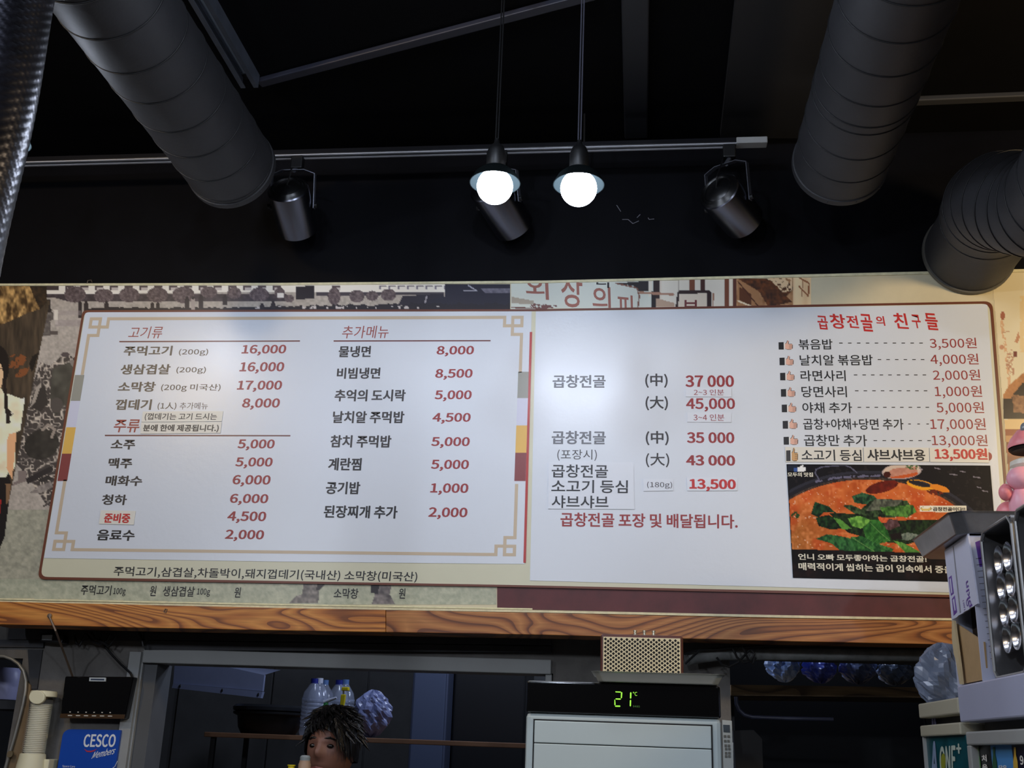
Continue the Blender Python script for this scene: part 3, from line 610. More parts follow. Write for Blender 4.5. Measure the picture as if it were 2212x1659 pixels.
cv = lambda x, y: (1650+x/3.936, 580+y/3.936)
skinp = mat('pink_print', (226, 178, 158), .4); whitep = mat('white_print', (236, 232, 224), .4)
def thumb(par, x, y, w, h, Y, hm, sleeve):
    """thumbs-up print: dark sleeve, cuff and hand in an x,y,w,h box of crop pixels"""
    T = lambda u, v: PY(*cv(x+u*w, y+v*h), Y)
    T2 = lambda u, v: PY(*cv(x+u*w, y+v*h), Y-.0003)
    m_ = MB(); m_.face([T(0, .2), T(.36, .18), T(.37, 1), T(.01, 1.0)]); m_.cur = 1
    m_.face([T(.38, .26), T(.46, .3), T(.46, .96), T(.39, .98)]); m_.cur = 2
    m_.face([T(.47, .38), T(.58, .22), T(.62, 0), T(.7, 0), T(.72, .1), T(.7, .38), T(.96, .38), T(1, .48), T(.99, .6), T(1, .7), T(.98, .8), T(.97, .92), T(.9, .98), T(.62, 1), T(.47, .9)]); m_.cur = 0
    for v in (.53, .68, .83): m_.face([T2(.74, v-.015), T2(.98, v-.015), T2(.98, v+.015), T2(.74, v+.015)])
    for a_, b_ in (((.47, .38), (.58, .22)), ((.58, .22), (.62, 0)), ((.72, .1), (.7, .38)), ((.7, .38), (.96, .38)), ((.62, 1), (.9, .98)), ((.47, .9), (.62, 1)), ((.99, .48), (.98, .9))):
        d = .018; m_.face([T2(a_[0]-d, a_[1]), T2(b_[0]-d, b_[1]), T2(b_[0]+d, b_[1]), T2(a_[0]+d, a_[1])]) if abs(a_[1]-b_[1]) > .05 else m_.face([T2(a_[0], a_[1]-d*1.2), T2(b_[0], b_[1]-d*1.2), T2(b_[0], b_[1]+d*1.2), T2(a_[0], a_[1]+d*1.2)])
    return m_.build('thumb_icon', [sleeve, whitep, hm], par)
tys = [(125, 612, 120, 77), (133, 743, 120, 79), (138, 872, 122, 79), (145, 1010, 122, 80), (152, 1142, 123, 80), (160, 1280, 124, 82), (168, 1416, 123, 82)]
for (nm, b1, dsh, pr, b2), tb in zip(rows, tys):
    write(sheet2, nm, (*cv(b1[0], b1[1]), *cv(b1[2], b1[3])), ink_b, TY, bold=.004)
    write(sheet2, pr, (*cv(b2[0], b2[1]), *cv(b2[2], b2[3])), ink_r, TY, bold=.002)
    x0, x1, yy = dsh; k = max(3, round((x1-x0)/70)); db = MB(); st = (x1-x0-30)/(k-1) if k > 1 else 0
    for i in range(k):
        xa = x0+i*st; w2 = 30 if k > 4 else 22
        db.face([PY(*cv(xa, yy-3.5), TY), PY(*cv(xa+w2, yy-3.5), TY), PY(*cv(xa+w2, yy+3.5), TY), PY(*cv(xa, yy+3.5), TY)])
    db.build('dashed_line', ink_b, sheet2)
    thumb(sheet2, *tb, TY, skinp, ink_b)
MB().face([PY(2136+7*math.cos(a), 986+9*math.sin(a), TY) for a in [k*math.pi/8 for k in range(16)]]).build('red_dot', ink_r, sheet2)

# ================================================================== taped paper labels and poster
paper = mat('paper_label', (222, 219, 208), .35, var=.02); paperw = mat('white_paper_label', (216, 221, 229), .3)
LY = SY-.0026
def label(px, txts, lab, pm=paper, group=None, film=False):
    o = polyY('paper_label', px, LY, .0015, pm); tag(o, lab, 'label', group)
    for tx, bb, m_, kw_ in txts: write(o, tx, bb, m_, LY-.0006, **kw_)
    return o
def settle(o):
    recenter(o); return o
labs = []
labs.append(label([(308.5, 889), (482, 888), (479, 910), (305.5, 911.5)], [('(껍데기는 고기 드시는', (312.7, 892.4, 468.7, 908.7), ink_d, dict(bold=.004))], 'upper of two taped paper strips beside the red drinks heading'))
labs.append(label([(305, 912.5), (479, 911.5), (476, 935.5), (303, 937)], [('분에 한에 제공됩니다.)', (309, 917, 472.5, 934), ink_d, dict(bold=.016))], 'lower of two taped paper strips, touching the line below the drinks heading'))
labs.append(label([(217.8, 1102), (293, 1103.8), (288.9, 1133.6), (213.7, 1131.7)], [('준비중', (224.6, 1108.7, 281.5, 1129.8), ink_br, dict(bold=.03))], 'small cream paper label with red bold writing in the drinks list'))
labs.append(label([(1481, 837.3), (1580, 838), (1580.5, 857.5), (1481.5, 857)], [('2~3 인분', (1498.7, 841, 1563.8, 853.6), ink_r, {})], 'thin clear label with small red writing under the topmost large red price', paperw))
labs.append(label([(1484.6, 890.6), (1579.5, 891.5), (1579.5, 912.3), (1484.8, 911.5)], [('3~4 인분', (1498.2, 894.6, 1564.6, 908.7), ink_r, {})], 'thin clear label squeezed between the second and third large red prices', paperw))
labs.append(label([(1185, 998.3), (1368.5, 998.3), (1370.7, 1100), (1184, 1099)], [('곱창전골', (1191.7, 1003.4, 1313.5, 1032), ink_b, dict(bold=.008)), ('소고기 등심', (1190.9, 1036.8, 1356.3, 1065.3), ink_b, dict(bold=.008)), ('샤브샤브', (1191.4, 1070, 1314.3, 1098), ink_b, dict(bold=.008))], 'large white paper with three lines of black writing on the right menu sheet', paperw))
labs.append(label([(1389.4, 1034.6), (1454, 1034.2), (1454, 1060), (1390, 1060.8)], [('(180g)', (1397.8, 1040.3, 1451.8, 1056), ink_d, {})], 'small white paper reading 180g between the large paper and the red price', paperw))
labs.append(label([(1483.8, 1031.4), (1592.8, 1031.4), (1592.3, 1060), (1485, 1060.3)], [('13,500', (1489.2, 1034.6, 1589.6, 1061), ink_br, dict(bold=.028))], 'white paper with a bold red price above the red delivery line', paperw))
lb = label([cv(180, 1517), cv(842, 1521), cv(846, 1645), cv(186, 1645)], [('소고기 등심', (*cv(322, 1540), *cv(833, 1636)), ink_b, dict(bold=.008))], 'cream paper strip with a tan thumb icon above the food poster')
thumb(lb, 190, 1525, 100, 112, LY-.0006, mat('tan_print', (206, 160, 104), .4), ink_d); labs.append(lb)
labs.append(label([cv(848, 1521), cv(1403, 1524), cv(1408, 1643), cv(852, 1645)], [('샤브샤브용', (*cv(880, 1535), *cv(1373, 1635)), ink_b, dict(bold=.016))], 'middle cream paper strip with black writing above the food poster'))
labs.append(label([cv(1409, 1524), cv(1908, 1530), cv(1914, 1652), cv(1414, 1645)], [('13,500원', (*cv(1452, 1528), *cv(1905, 1638)), ink_br, dict(bold=.024))], 'right cream paper strip with a bold red price above the food poster'))
for o in labs: recenter(o)
# food poster
pq = [(1699.2, 1002.6), (2139, 1005.7), (2159, 1258.5), (1713, 1248)]
post = polyY('food_poster', pq, LY, .0015, mat('poster_black', (12, 11, 12), .45, spec=.12)); tag(post, 'stew poster with a pan of red soup and green leaves over black caption', 'poster')
P = Pic(1698, 1002, 2160, 1258, 1.6, (22, 20, 24))
P.put(P.n(10, 3, 3) > .7, (34, 30, 32))
soup = P.ell(1880, 1222, 262, 186, .04); pan = P.ell(1880, 1219, 278, 202, .04); pani = P.ell(1880, 1222, 266, 191, .04)
P.put(pan, (34, 32, 38)); rimm = pan&~P.ell(1880, 1220, 273, 197, .04); P.put(rimm, (46, 46, 56)); P.put(pani&~soup, P.mixc(P.n(4, 7), (28, 24, 24), (96, 78, 66)))
P.put((P.line([(1763, 1040), (1800, 1033), (1850, 1029), (1900, 1027)], 5))&(P.n(5, 8) > .45), (104, 102, 126))
sc = P.mixc(np.clip(P.n(26, 11, 3)*1.6-.3, 0, 1), (176, 78, 30), (218, 118, 58)); P.put(soup, sc)
lf = np.clip((1840-P.X)/120, 0, 1)*np.clip((P.Y-1080)/60, 0, 1); P.C = np.where(soup[..., None], P.C*(1-lf[..., None]*.85)+P.mixc(P.n(5, 12), (150, 88, 34), (186, 120, 60))*lf[..., None]*.85, P.C)
nn = P.n(30, 13, 2); P.put(soup*np.clip((nn-.5)*4, 0, 1), (190, 66, 24), .55); nn = P.n(8, 14, 2); P.put(soup*np.clip((nn-.55)*4, 0, 1), (234, 152, 98), .5); P.put(soup&(P.n(3.4, 15, 1) > .93), (240, 212, 188), .75)
P.put(P.ell(1905, 1052, 36, 12, -.25), P.mixc(P.n(8, 16), (70, 18, 12), (130, 36, 20)))
P.put(P.ell(1990, 1048, 32, 10, .2)&~P.ell(1988, 1045, 26, 6, .2), (238, 162, 40)); P.put(P.ell(2030, 1055, 22, 7, .3), (226, 136, 40)); P.put(P.ell(2020, 1064, 18, 6, .2)&(P.n(4, 17) > .4), (110, 40, 20))
# pan handle and spoon
P.put(P.line([(1770, 1037), (1761, 1022), (1763, 1014), (1775, 1009), (1800, 1006), (1826, 1005), (1838, 1010), (1851, 1021)], 2.6), (92, 92, 112))
P.put(P.ell(1948, 1018, 43, 17, -.08), (176, 160, 158)); P.put(P.ell(1948, 1017, 40, 15, -.08), (208, 186, 166)); P.put(P.ell(1946, 1024, 37, 9, -.05), (196, 88, 40)); P.put(P.poly([(1912, 1024), (1930, 1012), (1980, 1008), (1982, 1020), (1940, 1028), (1916, 1032)]), P.mixc(P.n(9, 18), (176, 116, 96), (214, 160, 136))); P.put(P.ell(1916, 1025, 8, 7), (66, 24, 18)); P.put(P.ell(1972, 1008, 16, 6)&(P.n(4, 19) > .4), (70, 100, 56))
P.put(P.rect(1698, 1000, 2160, 1003.5), (20, 18, 20))
for x, y, w3 in ((2025, 1011, 10), (2060, 1024, 16), (2080, 1018, 10), (2110, 1030, 14), (1990, 1012, 6), (2128, 1060, 12), (2115, 1052, 8)): P.put(P.line([(x-w3/2, y), (x+w3/2, y+2)], 2.2), (130, 124, 134))
# leaves
def leaf(pts, c0, c1, seed, vein=None):
    m = P.poly(pts)&(P.Y < 1194); P.put(m, P.mixc(np.clip(P.n(7, seed, 2, ax=1.4)*1.8-.4, 0, 1), c0, c1))
    if vein: P.put(P.line(vein, 1.6)&m, (120, 160, 90), .7)
dk, md_, lt = (10, 20, 12), (30, 74, 30), (92, 150, 62)
leaf([(1840, 1072), (1862, 1064), (1886, 1070), (1896, 1080), (1870, 1090), (1846, 1086)], (16, 40, 26), (60, 110, 70), 21)
leaf([(1760, 1084), (1790, 1094), (1806, 1108), (1780, 1106), (1768, 1118), (1752, 1110)], dk, (34, 78, 44), 22)
leaf([(1762, 1118), (1790, 1112), (1812, 1124), (1820, 1142), (1794, 1144), (1768, 1136)], dk, (30, 66, 30), 23)
leaf([(1820, 1092), (1838, 1090), (1860, 1100), (1880, 1082), (1920, 1078), (1960, 1082), (1976, 1108), (1930, 1118), (1880, 1120), (1850, 1112)], dk, (70, 96, 56), 24)
leaf([(1890, 1078), (1950, 1080), (1930, 1100), (1870, 1104)], (60, 62, 54), (110, 116, 96), 25); leaf([(1900, 1096), (1972, 1090), (1980, 1106), (1960, 1118), (1910, 1112)], (30, 60, 24), (96, 150, 62), 26)
leaf([(1790, 1108), (1850, 1110), (1940, 1124), (2030, 1122), (2060, 1140), (2010, 1160), (1960, 1176), (1900, 1170), (1830, 1150)], (10, 16, 12), (34, 58, 26), 27)
leaf([(1800, 1118), (1816, 1122), (1840, 1142), (1820, 1144)], (70, 120, 40), lt, 28); leaf([(1832, 1120), (1856, 1114), (1884, 1124), (1860, 1142), (1840, 1136)], (60, 110, 40), (130, 190, 80), 29)
leaf([(1912, 1124), (1938, 1122), (1944, 1136), (1920, 1146), (1908, 1138)], (70, 44, 44), (110, 80, 84), 30); leaf([(1896, 1116), (1920, 1120), (1914, 1130), (1900, 1128)], (190, 70, 36), (220, 110, 60), 31)
leaf([(1762, 1164), (1786, 1154), (1816, 1158), (1850, 1166), (1866, 1194), (1820, 1194), (1796, 1174)], (20, 56, 30), (60, 120, 62), 32)
leaf([(1838, 1160), (1862, 1158), (1900, 1176), (1930, 1186), (1926, 1194), (1850, 1194)], (20, 66, 30), (66, 130, 60), 33, [(1842, 1162), (1890, 1192)])
leaf([(1864, 1140), (1884, 1122), (1900, 1124), (1916, 1144), (1924, 1168), (1896, 1176), (1870, 1162)], (24, 74, 26), (60, 124, 48), 34, [(1880, 1130), (1900, 1150), (1922, 1168)])
leaf([(1930, 1168), (1950, 1172), (1976, 1186), (1990, 1194), (1956, 1194)], (60, 110, 40), (120, 176, 80), 35); leaf([(1926, 1160), (1960, 1150), (1990, 1156), (1960, 1168)], (60, 72, 64), (130, 140, 124), 36)
P.put(P.poly([(1922, 1154), (1944, 1150), (1950, 1164), (1926, 1166)]), (24, 16, 14))
for k in range(7): P.put(P.line([(1868+k*8, 1170+k*3), (1878+k*9, 1158+k*3)], 1.2)&(P.Y < 1194), (90, 150, 84), .6)
P.put(P.ell(1718, 1113, 9, 8)&(P.n(3, 40) > .35), (40, 70, 34))
# caption area
cap = P.Y > 1186+(P.X-1711)*.029; P.put(cap, P.mixc(np.clip(P.n(18, 44, 3)*2-.9, 0, 1), (16, 14, 16), (44, 26, 24)))
P.put(P.poly([(1701, 1004), (1722, 1004), (1722, 1018), (1701, 1018)]), (34, 40, 56)); P.put(P.rect(1714, 1011, 1722, 1018.5), (62, 92, 160))
P.put(P.poly([(1722, 1010), (1728, 1008), (1733, 1004.5), (1736, 1005), (1734, 1010), (1741, 1010), (1741, 1017), (1735, 1018.5), (1722, 1018)]), (236, 238, 240))
P.put(P.poly([(1986, 1092), (2088, 1092.5), (2088, 1107), (1986, 1105.5)]), (236, 230, 210)); P.put(P.ell(2000, 1099, 12, 5), (60, 50, 30)); P.put(P.ell(2000, 1099.5, 11, 4), (222, 190, 110)); P.put(P.ell(2000, 1096.5, 9, 2.2), (236, 228, 206))
E_ = (P.Y > 1003.2+(P.X-1699)*.007)&(P.Y < 1247.6+(P.X-1713)*.0235)&(P.X > 1699.6+(P.Y-1002)*.056)&(P.X < 2139-1+(P.Y-1005)*.079)
P.emit('photo_print', LY-.0008, print_mat('poster_ink', .45, .12), post, E_, 1.05)
whl = mat('white_brush_lettering', (222, 218, 200), .4)
write(post, '언니 오빠 모두좋아하는 곱창전골!', (1724, 1196, 2002, 1214.5), whl, LY-.0014, bold=.016, tilt=.02)
write(post, '매력적이게 씹히는 곱이 입속에서 중을', (1724.3, 1215.5, 2058, 1238.5), whl, LY-.0014, bold=.016, tilt=.022)
write(post, '모두의 맛집', (1701.5, 1020.5, 1756.4, 1030), whl, LY-.0014, bold=.02)
write(post, '곱창전골이다!!', (2014.7, 1095.2, 2085.6, 1104.5), ink_b, LY-.0014, bold=.024)
recenter(post)

# ================================================================== wooden beam under the mural
wa = wood_mat('pine_grain_left', (128, 70, 26), (184, 112, 44), (212, 144, 66), off=3, rings=19)
wb = wood_mat('pine_grain_right', (108, 60, 28), (158, 96, 46), (186, 126, 68), off=9, rings=16)
beamY = 3.555
beam = thing('wooden_beam', 'long varnished pine beam running below the mural', 'beam', PY(833, 1366, beamY))
tp = lambda x: np.interp(x, [-25, 600, 1180, 1700, 2260], [1299, 1313, 1324.5, 1336, 1345]); bt = lambda x: np.interp(x, [-25, 400, 1180, 1660, 2055, 2260], [1348, 1358.4, 1371.5, 1384.5, 1392.5, 1397])
def plank(xs, m_):
    return MB().prism([PY(x, tp(x), beamY) for x in xs]+[PY(x, bt(x), beamY) for x in reversed(xs)], (0, .13, 0)).build('plank', m_, beam, bevel=.002)
plank([-25, 300, 600, 832.6], wa); plank([833.4, 1180, 1500, 1700, 2000, 2260], wb)
tr = strip('trim_1', [(-25, 1296.5), (600, 1308.5), (1180, 1318.5), (1700, 1329), (2260, 1339)], [(-25, 1301), (600, 1313.3), (1180, 1323.4), (1700, 1334.5), (2260, 1343.5)], trimm, None, beamY+.012, .05)
struct('trim_1', tr)
# nail and hanging wire
st = MB().tube([PY(106, 1331, beamY-.006), PY(120, 1362, beamY-.006), PY(138, 1410, 3.66), PY(157, 1462, KY-.05)], .0035, 6)
st.lathe([(.0001, 0), (.008, .001), (.008, .004), (.0001, .005)], PY(106, 1330, beamY-.008), (0, 1, 0), 10)
st.build('tmp', mat('nail_metal', (120, 104, 90), .5, metal=.6)); o = bpy.data.objects['tmp']; o.name = 'hanging_wire'; recenter(o); tag(o, 'thin wire hung from a nail in the beam down to the black screen', 'wire')
for t_, p_ in (('ring_mark', [(354, 1321), (357, 1315), (361, 1316), (358, 1324), (354, 1321)]),):
    o = MB().tube([PY(x, y, beamY-.002) for x, y in p_], .0015, 5).build('wire_ring', mat('nail_metal'), beam)

# ================================================================== spiral ducts
ductm = mat('charcoal_duct_paint', (42, 42, 45), .6, var=.12, vscale=9, bump=.06, bscale=70)
ductd = mat('duct_seam_paint', (20, 20, 22), .5)
def seam_mesh(R, name):
    m_ = MB(); k = 56; nn = 6; V = []
    for i in range(k):
        a = 2*math.pi*i/k
        for j in range(nn):
            b = 2*math.pi*j/nn; r = R+.0018*math.cos(b)
            V.append((r*math.cos(a), .003*math.sin(b), r*math.sin(a)))
    m_.add(V, [(i*nn+j, ((i+1) % k)*nn+j, ((i+1) % k)*nn+(j+1) % nn, i*nn+(j+1) % nn) for i in range(k) for j in range(nn)])
    me = bpy.data.meshes.new(name); me.from_pydata(m_.v, [], m_.f); me.materials.append(ductd); me.polygons.foreach_set('use_smooth', [True]*len(me.polygons)); return me
SEAM = seam_mesh(.151, 'seam')
def duct(x0, z0, yend, seams, lab):
    r = .15; t = thing('spiral_duct', lab, 'duct', (x0, yend, z0-r))
    MB().lathe([(r, 0), (r, 3.4), (r-.004, 3.4), (r-.004, 0), (r, 0)], (x0, yend, z0), (0, -1, 0), 64).build('duct_wall', ductm, t, smooth=True)
    MB().lathe([(r+.001, -.004), (r+.004, -.002), (r+.004, .022), (r+.001, .024), (r-.006, .024), (r-.006, -.004), (r+.001, -.004)], (x0, yend, z0), (0, -1, 0), 64).build('end_collar', ductm, t, smooth=True)
    MB().lathe([(0, 0), (r-.004, 0), (r-.004, .01), (0, .01)], (x0, yend-.03, z0), (0, -1, 0), 48).build('end_plate', ductd, t)
    ys = [PZ(x, y, z0-r)[1] for x, y in seams]
    st = ys[0]-ys[1] if False else (max(ys)-min(ys))/(len(ys)-1); ys += [min(ys)-st*k for k in range(1, 7)]
    for y in ys:
        s = bpy.data.objects.new('seam', SEAM); COL.objects.link(s); s.parent = t; s.location = Vector((x0, y, z0))-t.location; s.rotation_euler = (0, 0, .03)
    for a in (-1.9, -1.3, -.7):
        MB().ball((x0+r*1.02*math.cos(a), yend-.012, z0+r*1.02*math.sin(a)), .004, 8, 5).build('rivet', ductm, t)
    return t
duct(-1.384, CZ+1.855, 3.19, [(198, 88), (258, 161), (318, 225), (366, 287), (411, 341), (452, 392), (482, 436)], 'left charcoal spiral duct ending above the left half of the menu board')
duct(.660, CZ+1.850, 3.25, [(1957, 15), (1923, 96), (1897, 168), (1882, 232), (1867, 277), (1856, 293), (1833, 347), (1807, 396)], 'right charcoal spiral duct ending above the price list')
# third duct: runs beside the right wall and steps sideways into the fascia
r = .15
path = []
def spl(a, b, c, d, n):
    for i in range(n):
        t = i/n; yield Vector(a)*(1-t)**3+3*Vector(b)*t*(1-t)**2+3*Vector(c)*t*t*(1-t)+Vector(d)*t**3
A = (1.167, 2.80, CZ+1.50); B = (1.143, 3.36, CZ+1.68)
path = [Vector((1.167, .1, CZ+1.50))]+list(spl(A, (1.167, 3.06, CZ+1.50), (1.04, 2.98, CZ+1.66), B, 16))+[Vector(B), Vector((1.143, D-.008, CZ+1.68))]
t3 = thing('spiral_duct', 'far right duct with an offset bend running into the black fascia wall', 'duct', (1.167, .1, CZ+1.35))
MB().tube(path, r, 48).build('duct_wall', ductm, t3, smooth=True)
MB().tube([Vector((1.143, D-.024, CZ+1.68)), Vector((1.143, D-.008, CZ+1.68))], r+.006, 48).build('wall_flange', mat('flange_grey', (86, 84, 78), .5), t3, smooth=False)
for i in range(14):
    s = bpy.data.objects.new('seam', SEAM); COL.objects.link(s); s.parent = t3; s.location = Vector((1.167, 2.74-.125*i, CZ+1.50))-t3.location; s.rotation_euler = (0, 0, .03)
for i in (1, 3, 5, 7, 9, 11, 13, 15):
    p = path[i+1]; d = (path[i+2]-path[i]).normalized()
    s = bpy.data.objects.new('seam', SEAM); COL.objects.link(s); s.parent = t3; s.location = p-t3.location; s.rotation_euler = d.to_track_quat('Y', 'Z').to_euler()

# braided flexible hose hanging at the left edge
hy, R_ = 1.05, .065; hx = (PY(98, 0, hy)[0]+PY(0, 465, hy)[0])/2-R_
nA, z0h, z1h = 110, 1.9, CEIL-.002; nz = int((z1h-z0h)/.0030)
th = np.linspace(0, 2*np.pi, nA, endpoint=False); zz = np.linspace(z0h, z1h, nz); TH, ZZ = np.meshgrid(th, zz)
pa = 26*TH+ZZ*520; pb = 26*TH-ZZ*520
rad_ = R_+.0026*np.maximum(np.abs(np.sin(pa/2)), np.abs(np.sin(pb/2)))**.7+.002*np.sin(ZZ*17)
Vh = np.stack([hx+rad_*np.cos(TH), hy+rad_*np.sin(TH), ZZ], -1).reshape(-1, 3)
ii = np.arange(nz*nA).reshape(nz, nA); Fh = np.stack([ii[:-1], np.roll(ii[:-1], -1, 1), np.roll(ii[1:], -1, 1), ii[1:]], -1).reshape(-1, 4)
hose = mk('flexible_hose', Vh.tolist(), Fh.tolist(), mat('braided_foil', (52, 53, 62), .3, metal=.85, var=.5, vscale=26), None, True)
tag(hose, 'dark braided foil hose hanging at the left edge of the picture', 'hose'); recenter(hose)

# metal channel under the ceiling beside the left duct
galv = mat('galvanised_steel', (120, 126, 138), .4, metal=.7, var=.15, vscale=14)
ch = thing('metal_channel', 'galvanised light channel on the ceiling along the left duct', 'channel', PZ(540, 190, CEIL-.05))
xa, xb = PZ(520, 190, CEIL-.05)[0], PZ(557, 188, CEIL-.05)[0]; ye = PZ(540, 190, CEIL-.05)[1]
MB().box((xa, ye-2.2, CEIL-.006), (xb, ye, CEIL)).build('web', galv, ch)
for x in (xa, xb-.004): MB().box((x, ye-2.2, CEIL-.05), (x+.004, ye, CEIL-.006)).build('flange', galv, ch)
MB().box((xa+.004, ye-2.2, CEIL-.05), (xa+.016, ye, CEIL-.046)).build('lip', galv, ch); MB().box((xb-.016, ye-2.2, CEIL-.05), (xb-.004, ye, CEIL-.046)).build('lip', galv, ch)
MB().tube([((xa+xb)/2, ye-2.2, CEIL-.025), ((xa+xb)/2, ye-.06, CEIL-.025)], .008, 12).build('tube', mat('pale_tube', (150, 160, 170), .3), ch, smooth=True)
MB().box(((xa+xb)/2-.01, ye-.06, CEIL-.036), ((xa+xb)/2+.01, ye-.03, CEIL-.006)).build('lamp_holder', mat('black_plastic', (14, 14, 15), .45), ch)

# ================================================================== track with spotlights
blackp = mat('black_plastic', (14, 14, 15), .45); track_shine = mat('track_highlight', (236, 238, 246), .28, metal=.35)
spotm = mat('satin_black_metal', (104, 106, 116), .27, metal=1); steel = mat('bright_bracket', (120, 122, 132), .3, metal=.7)
ty = 3.42; tz = PY(1100, 326, ty)[2]; tx0, tx1 = -3.2, PY(1590, 312, ty)[0]; tx2 = PY(1657, 310, ty)[0]
tr_ = thing('light_track', 'long black track with bright aluminium rails above the menu wall', 'light track', (-.9, ty, tz))
MB().box((tx0, ty-.018, tz), (tx1, ty+.018, tz+.02)).build('track_body', mat('track_black', (22, 22, 26), .3), tr_, bevel=.002)
for y in (-.016, .008): MB().box((tx0, ty+y, tz-.0035), (tx1, ty+y+.008, tz)).build('highlight_strip', track_shine, tr_)  # pale strips stand in for the shine on the track's lower edges
MB().box((tx1, ty-.02, tz-.004), (tx2, ty+.02, tz+.02)).build('end_cap', mat('grey_end_cap', (170, 170, 168), .4), tr_, bevel=.003)
for x in (-2.9, -1.50, PY(1262, 318, ty)[0]):
    MB().tube([(x, ty, tz+.02), (x, ty, CEIL)], .004, 8).build('suspension_rod', blackp, tr_)
def spot(b, f, T, L, lab, rr=.074):
    B = PY(*b, 3.36)-Vector((0, 0, CZ)); rf = Vector(ray(*f)); a_ = rf.dot(rf); b_ = -2*rf.dot(B); c_ = B.dot(B)-L*L
    dsc = max(b_*b_-4*a_*c_, 0); k = (-b_+math.sqrt(dsc))/(2*a_); Fp = rf*k+Vector((0, 0, CZ)); B = B+Vector((0, 0, CZ))
    ax = (Fp-B).normalized(); L = (Fp-B).length; Tp = PY(*T, 3.40)
    t = thing('spotlight', lab, 'spotlight', B)
    MB().lathe([(rr-.004, L-.02), (rr-.004, L), (rr, L), (rr, .004), (rr-.004, 0)], B, ax, 48).build('housing', spotm, t, smooth=True)
    MB().lathe([(rr-.004, 0), (rr-.012, -.006), (rr-.014, -.003), (rr-.022, -.01), (rr-.026, -.007), (rr-.04, -.016), (0, -.018)], B, ax, 48).build('back_cap', mat('cap_black', (12, 12, 13), .3, spec=.6), t, smooth=True)
    MB().lathe([(0, L-.018), (rr-.004, L-.018)], B, ax, 32).build('lens', mat('spot_lens', (40, 40, 44), .15), t)
    n = ax.cross(Vector((0, 0, 1))).normalized(); mid = B+ax*L*.42; ym = MB()
    s1, s2 = mid+n*(rr+.006), mid-n*(rr+.006); upv = (Tp-mid); upv = (upv-n*upv.dot(n)); h = upv.length; upn = upv.normalized(); wv = n.cross(upn).normalized()
    c1, c2 = s1+upn*h*.88, s2+upn*h*.88; m1 = mid+upn*h+n*rr*.55; m2 = mid+upn*h-n*rr*.55
    pts = [s1-upn*.01, c1, m1, m2, c2, s2-upn*.01]
    for p0, p1 in zip(pts[:-1], pts[1:]):
        d = (p1-p0); ln = d.length/2; d.normalize(); e = d.cross(wv).normalized()
        ym.obox((p0+p1)/2, d*(ln+.001), wv*.010, e*.0013)
    ym.build('yoke', steel, t)
    for s_, k in ((s1, 1), (s2, -1)): MB().lathe([(0, .012), (.009, .012), (.009, 0), (0, 0)], s_, n*k, 16).build('knob', blackp, t)
    MB().box((Tp.x-.022, ty-.016, tz-.055), (Tp.x+.022, ty+.016, tz-.004)).build('adapter', blackp, t, bevel=.004)
    MB().tube([(Tp.x, ty, tz-.055), tuple(mid+upn*h)], .008, 10).build('swivel', steel, t)
    c = MB().tube([tuple(B-ax*.016), tuple(B-ax*.05+Vector((.02, 0, .02))), (Tp.x-.02, ty, tz-.05)], .003, 6).build('cord', blackp, t)
    return t
spot((622, 408), (645, 494), (637, 368), .178, 'leftmost black track spotlight, tight against the left duct')
spot((1056, 402), (1110, 488), (1080, 368), .20, 'middle black track spotlight, partly behind the left lit pendant')
spot((1552, 412), (1606, 477), (1577, 352), .18, 'rightmost black track spotlight near the end of the track')

# ================================================================== pendants
bulbm = mat('lit_bulb', (255, 255, 255), .5, emit=(226, 236, 255), estr=90)
shadem = mat('pendant_shade_metal', (15, 19, 20), .8, spec=0)
def pendant(P0, lab, cordx=0, R=.050):
    t = thing('pendant_lamp', lab, 'pendant lamp', P0)
    MB().lathe([(0, -R)]+[(R*math.sin(a), -R*math.cos(a)) for a in np.linspace(.15, 2.5, 18)]+[(.019, R+.004), (.018, .062), (0, .062)], P0, (0, 0, 1), 36).build('bulb', bulbm, t, smooth=True)
    MB().lathe([(.071, .010), (.070, .013), (.058, .036), (.040, .052), (.024, .060), (.023, .058), (.038, .050), (.056, .034), (.069, .010), (.071, .010)], P0, (0, 0, 1), 40).build('shade', shadem, t, smooth=True)
    MB().lathe([(0, .056), (.024, .056), (.027, .066), (.027, .105), (.02, .125), (.009, .135), (.006, .15), (0, .15)], P0, (0, 0, 1), 28).build('socket', blackp, t, smooth=True)
    for dx in (-.0035, .0035):
        MB().tube([(P0[0]+dx, P0[1], P0[2]+.148), (P0[0]+dx+cordx*.4, P0[1], P0[2]+.4), (P0[0]+dx+cordx, P0[1], CEIL-.01)], .0022, 6).build('cord', mat('grey_cord', (70, 70, 80), .35) if cordx else mat('black_plastic'), t)
    MB().lathe([(0, -.03), (.03, -.028), (.035, 0), (0, 0)], (P0[0]+cordx, P0[1], CEIL), (0, 0, 1), 24).build('ceiling_rose', blackp, t)
    return t
pendant(BULBS[0], 'left of the two lit pendants hanging side by side in the centre')
pendant(BULBS[1], 'right of the two lit pendants hanging side by side in the centre', .004)
pendant(BULBS[2], 'lit pendant half hidden behind the braided hose at the left edge')
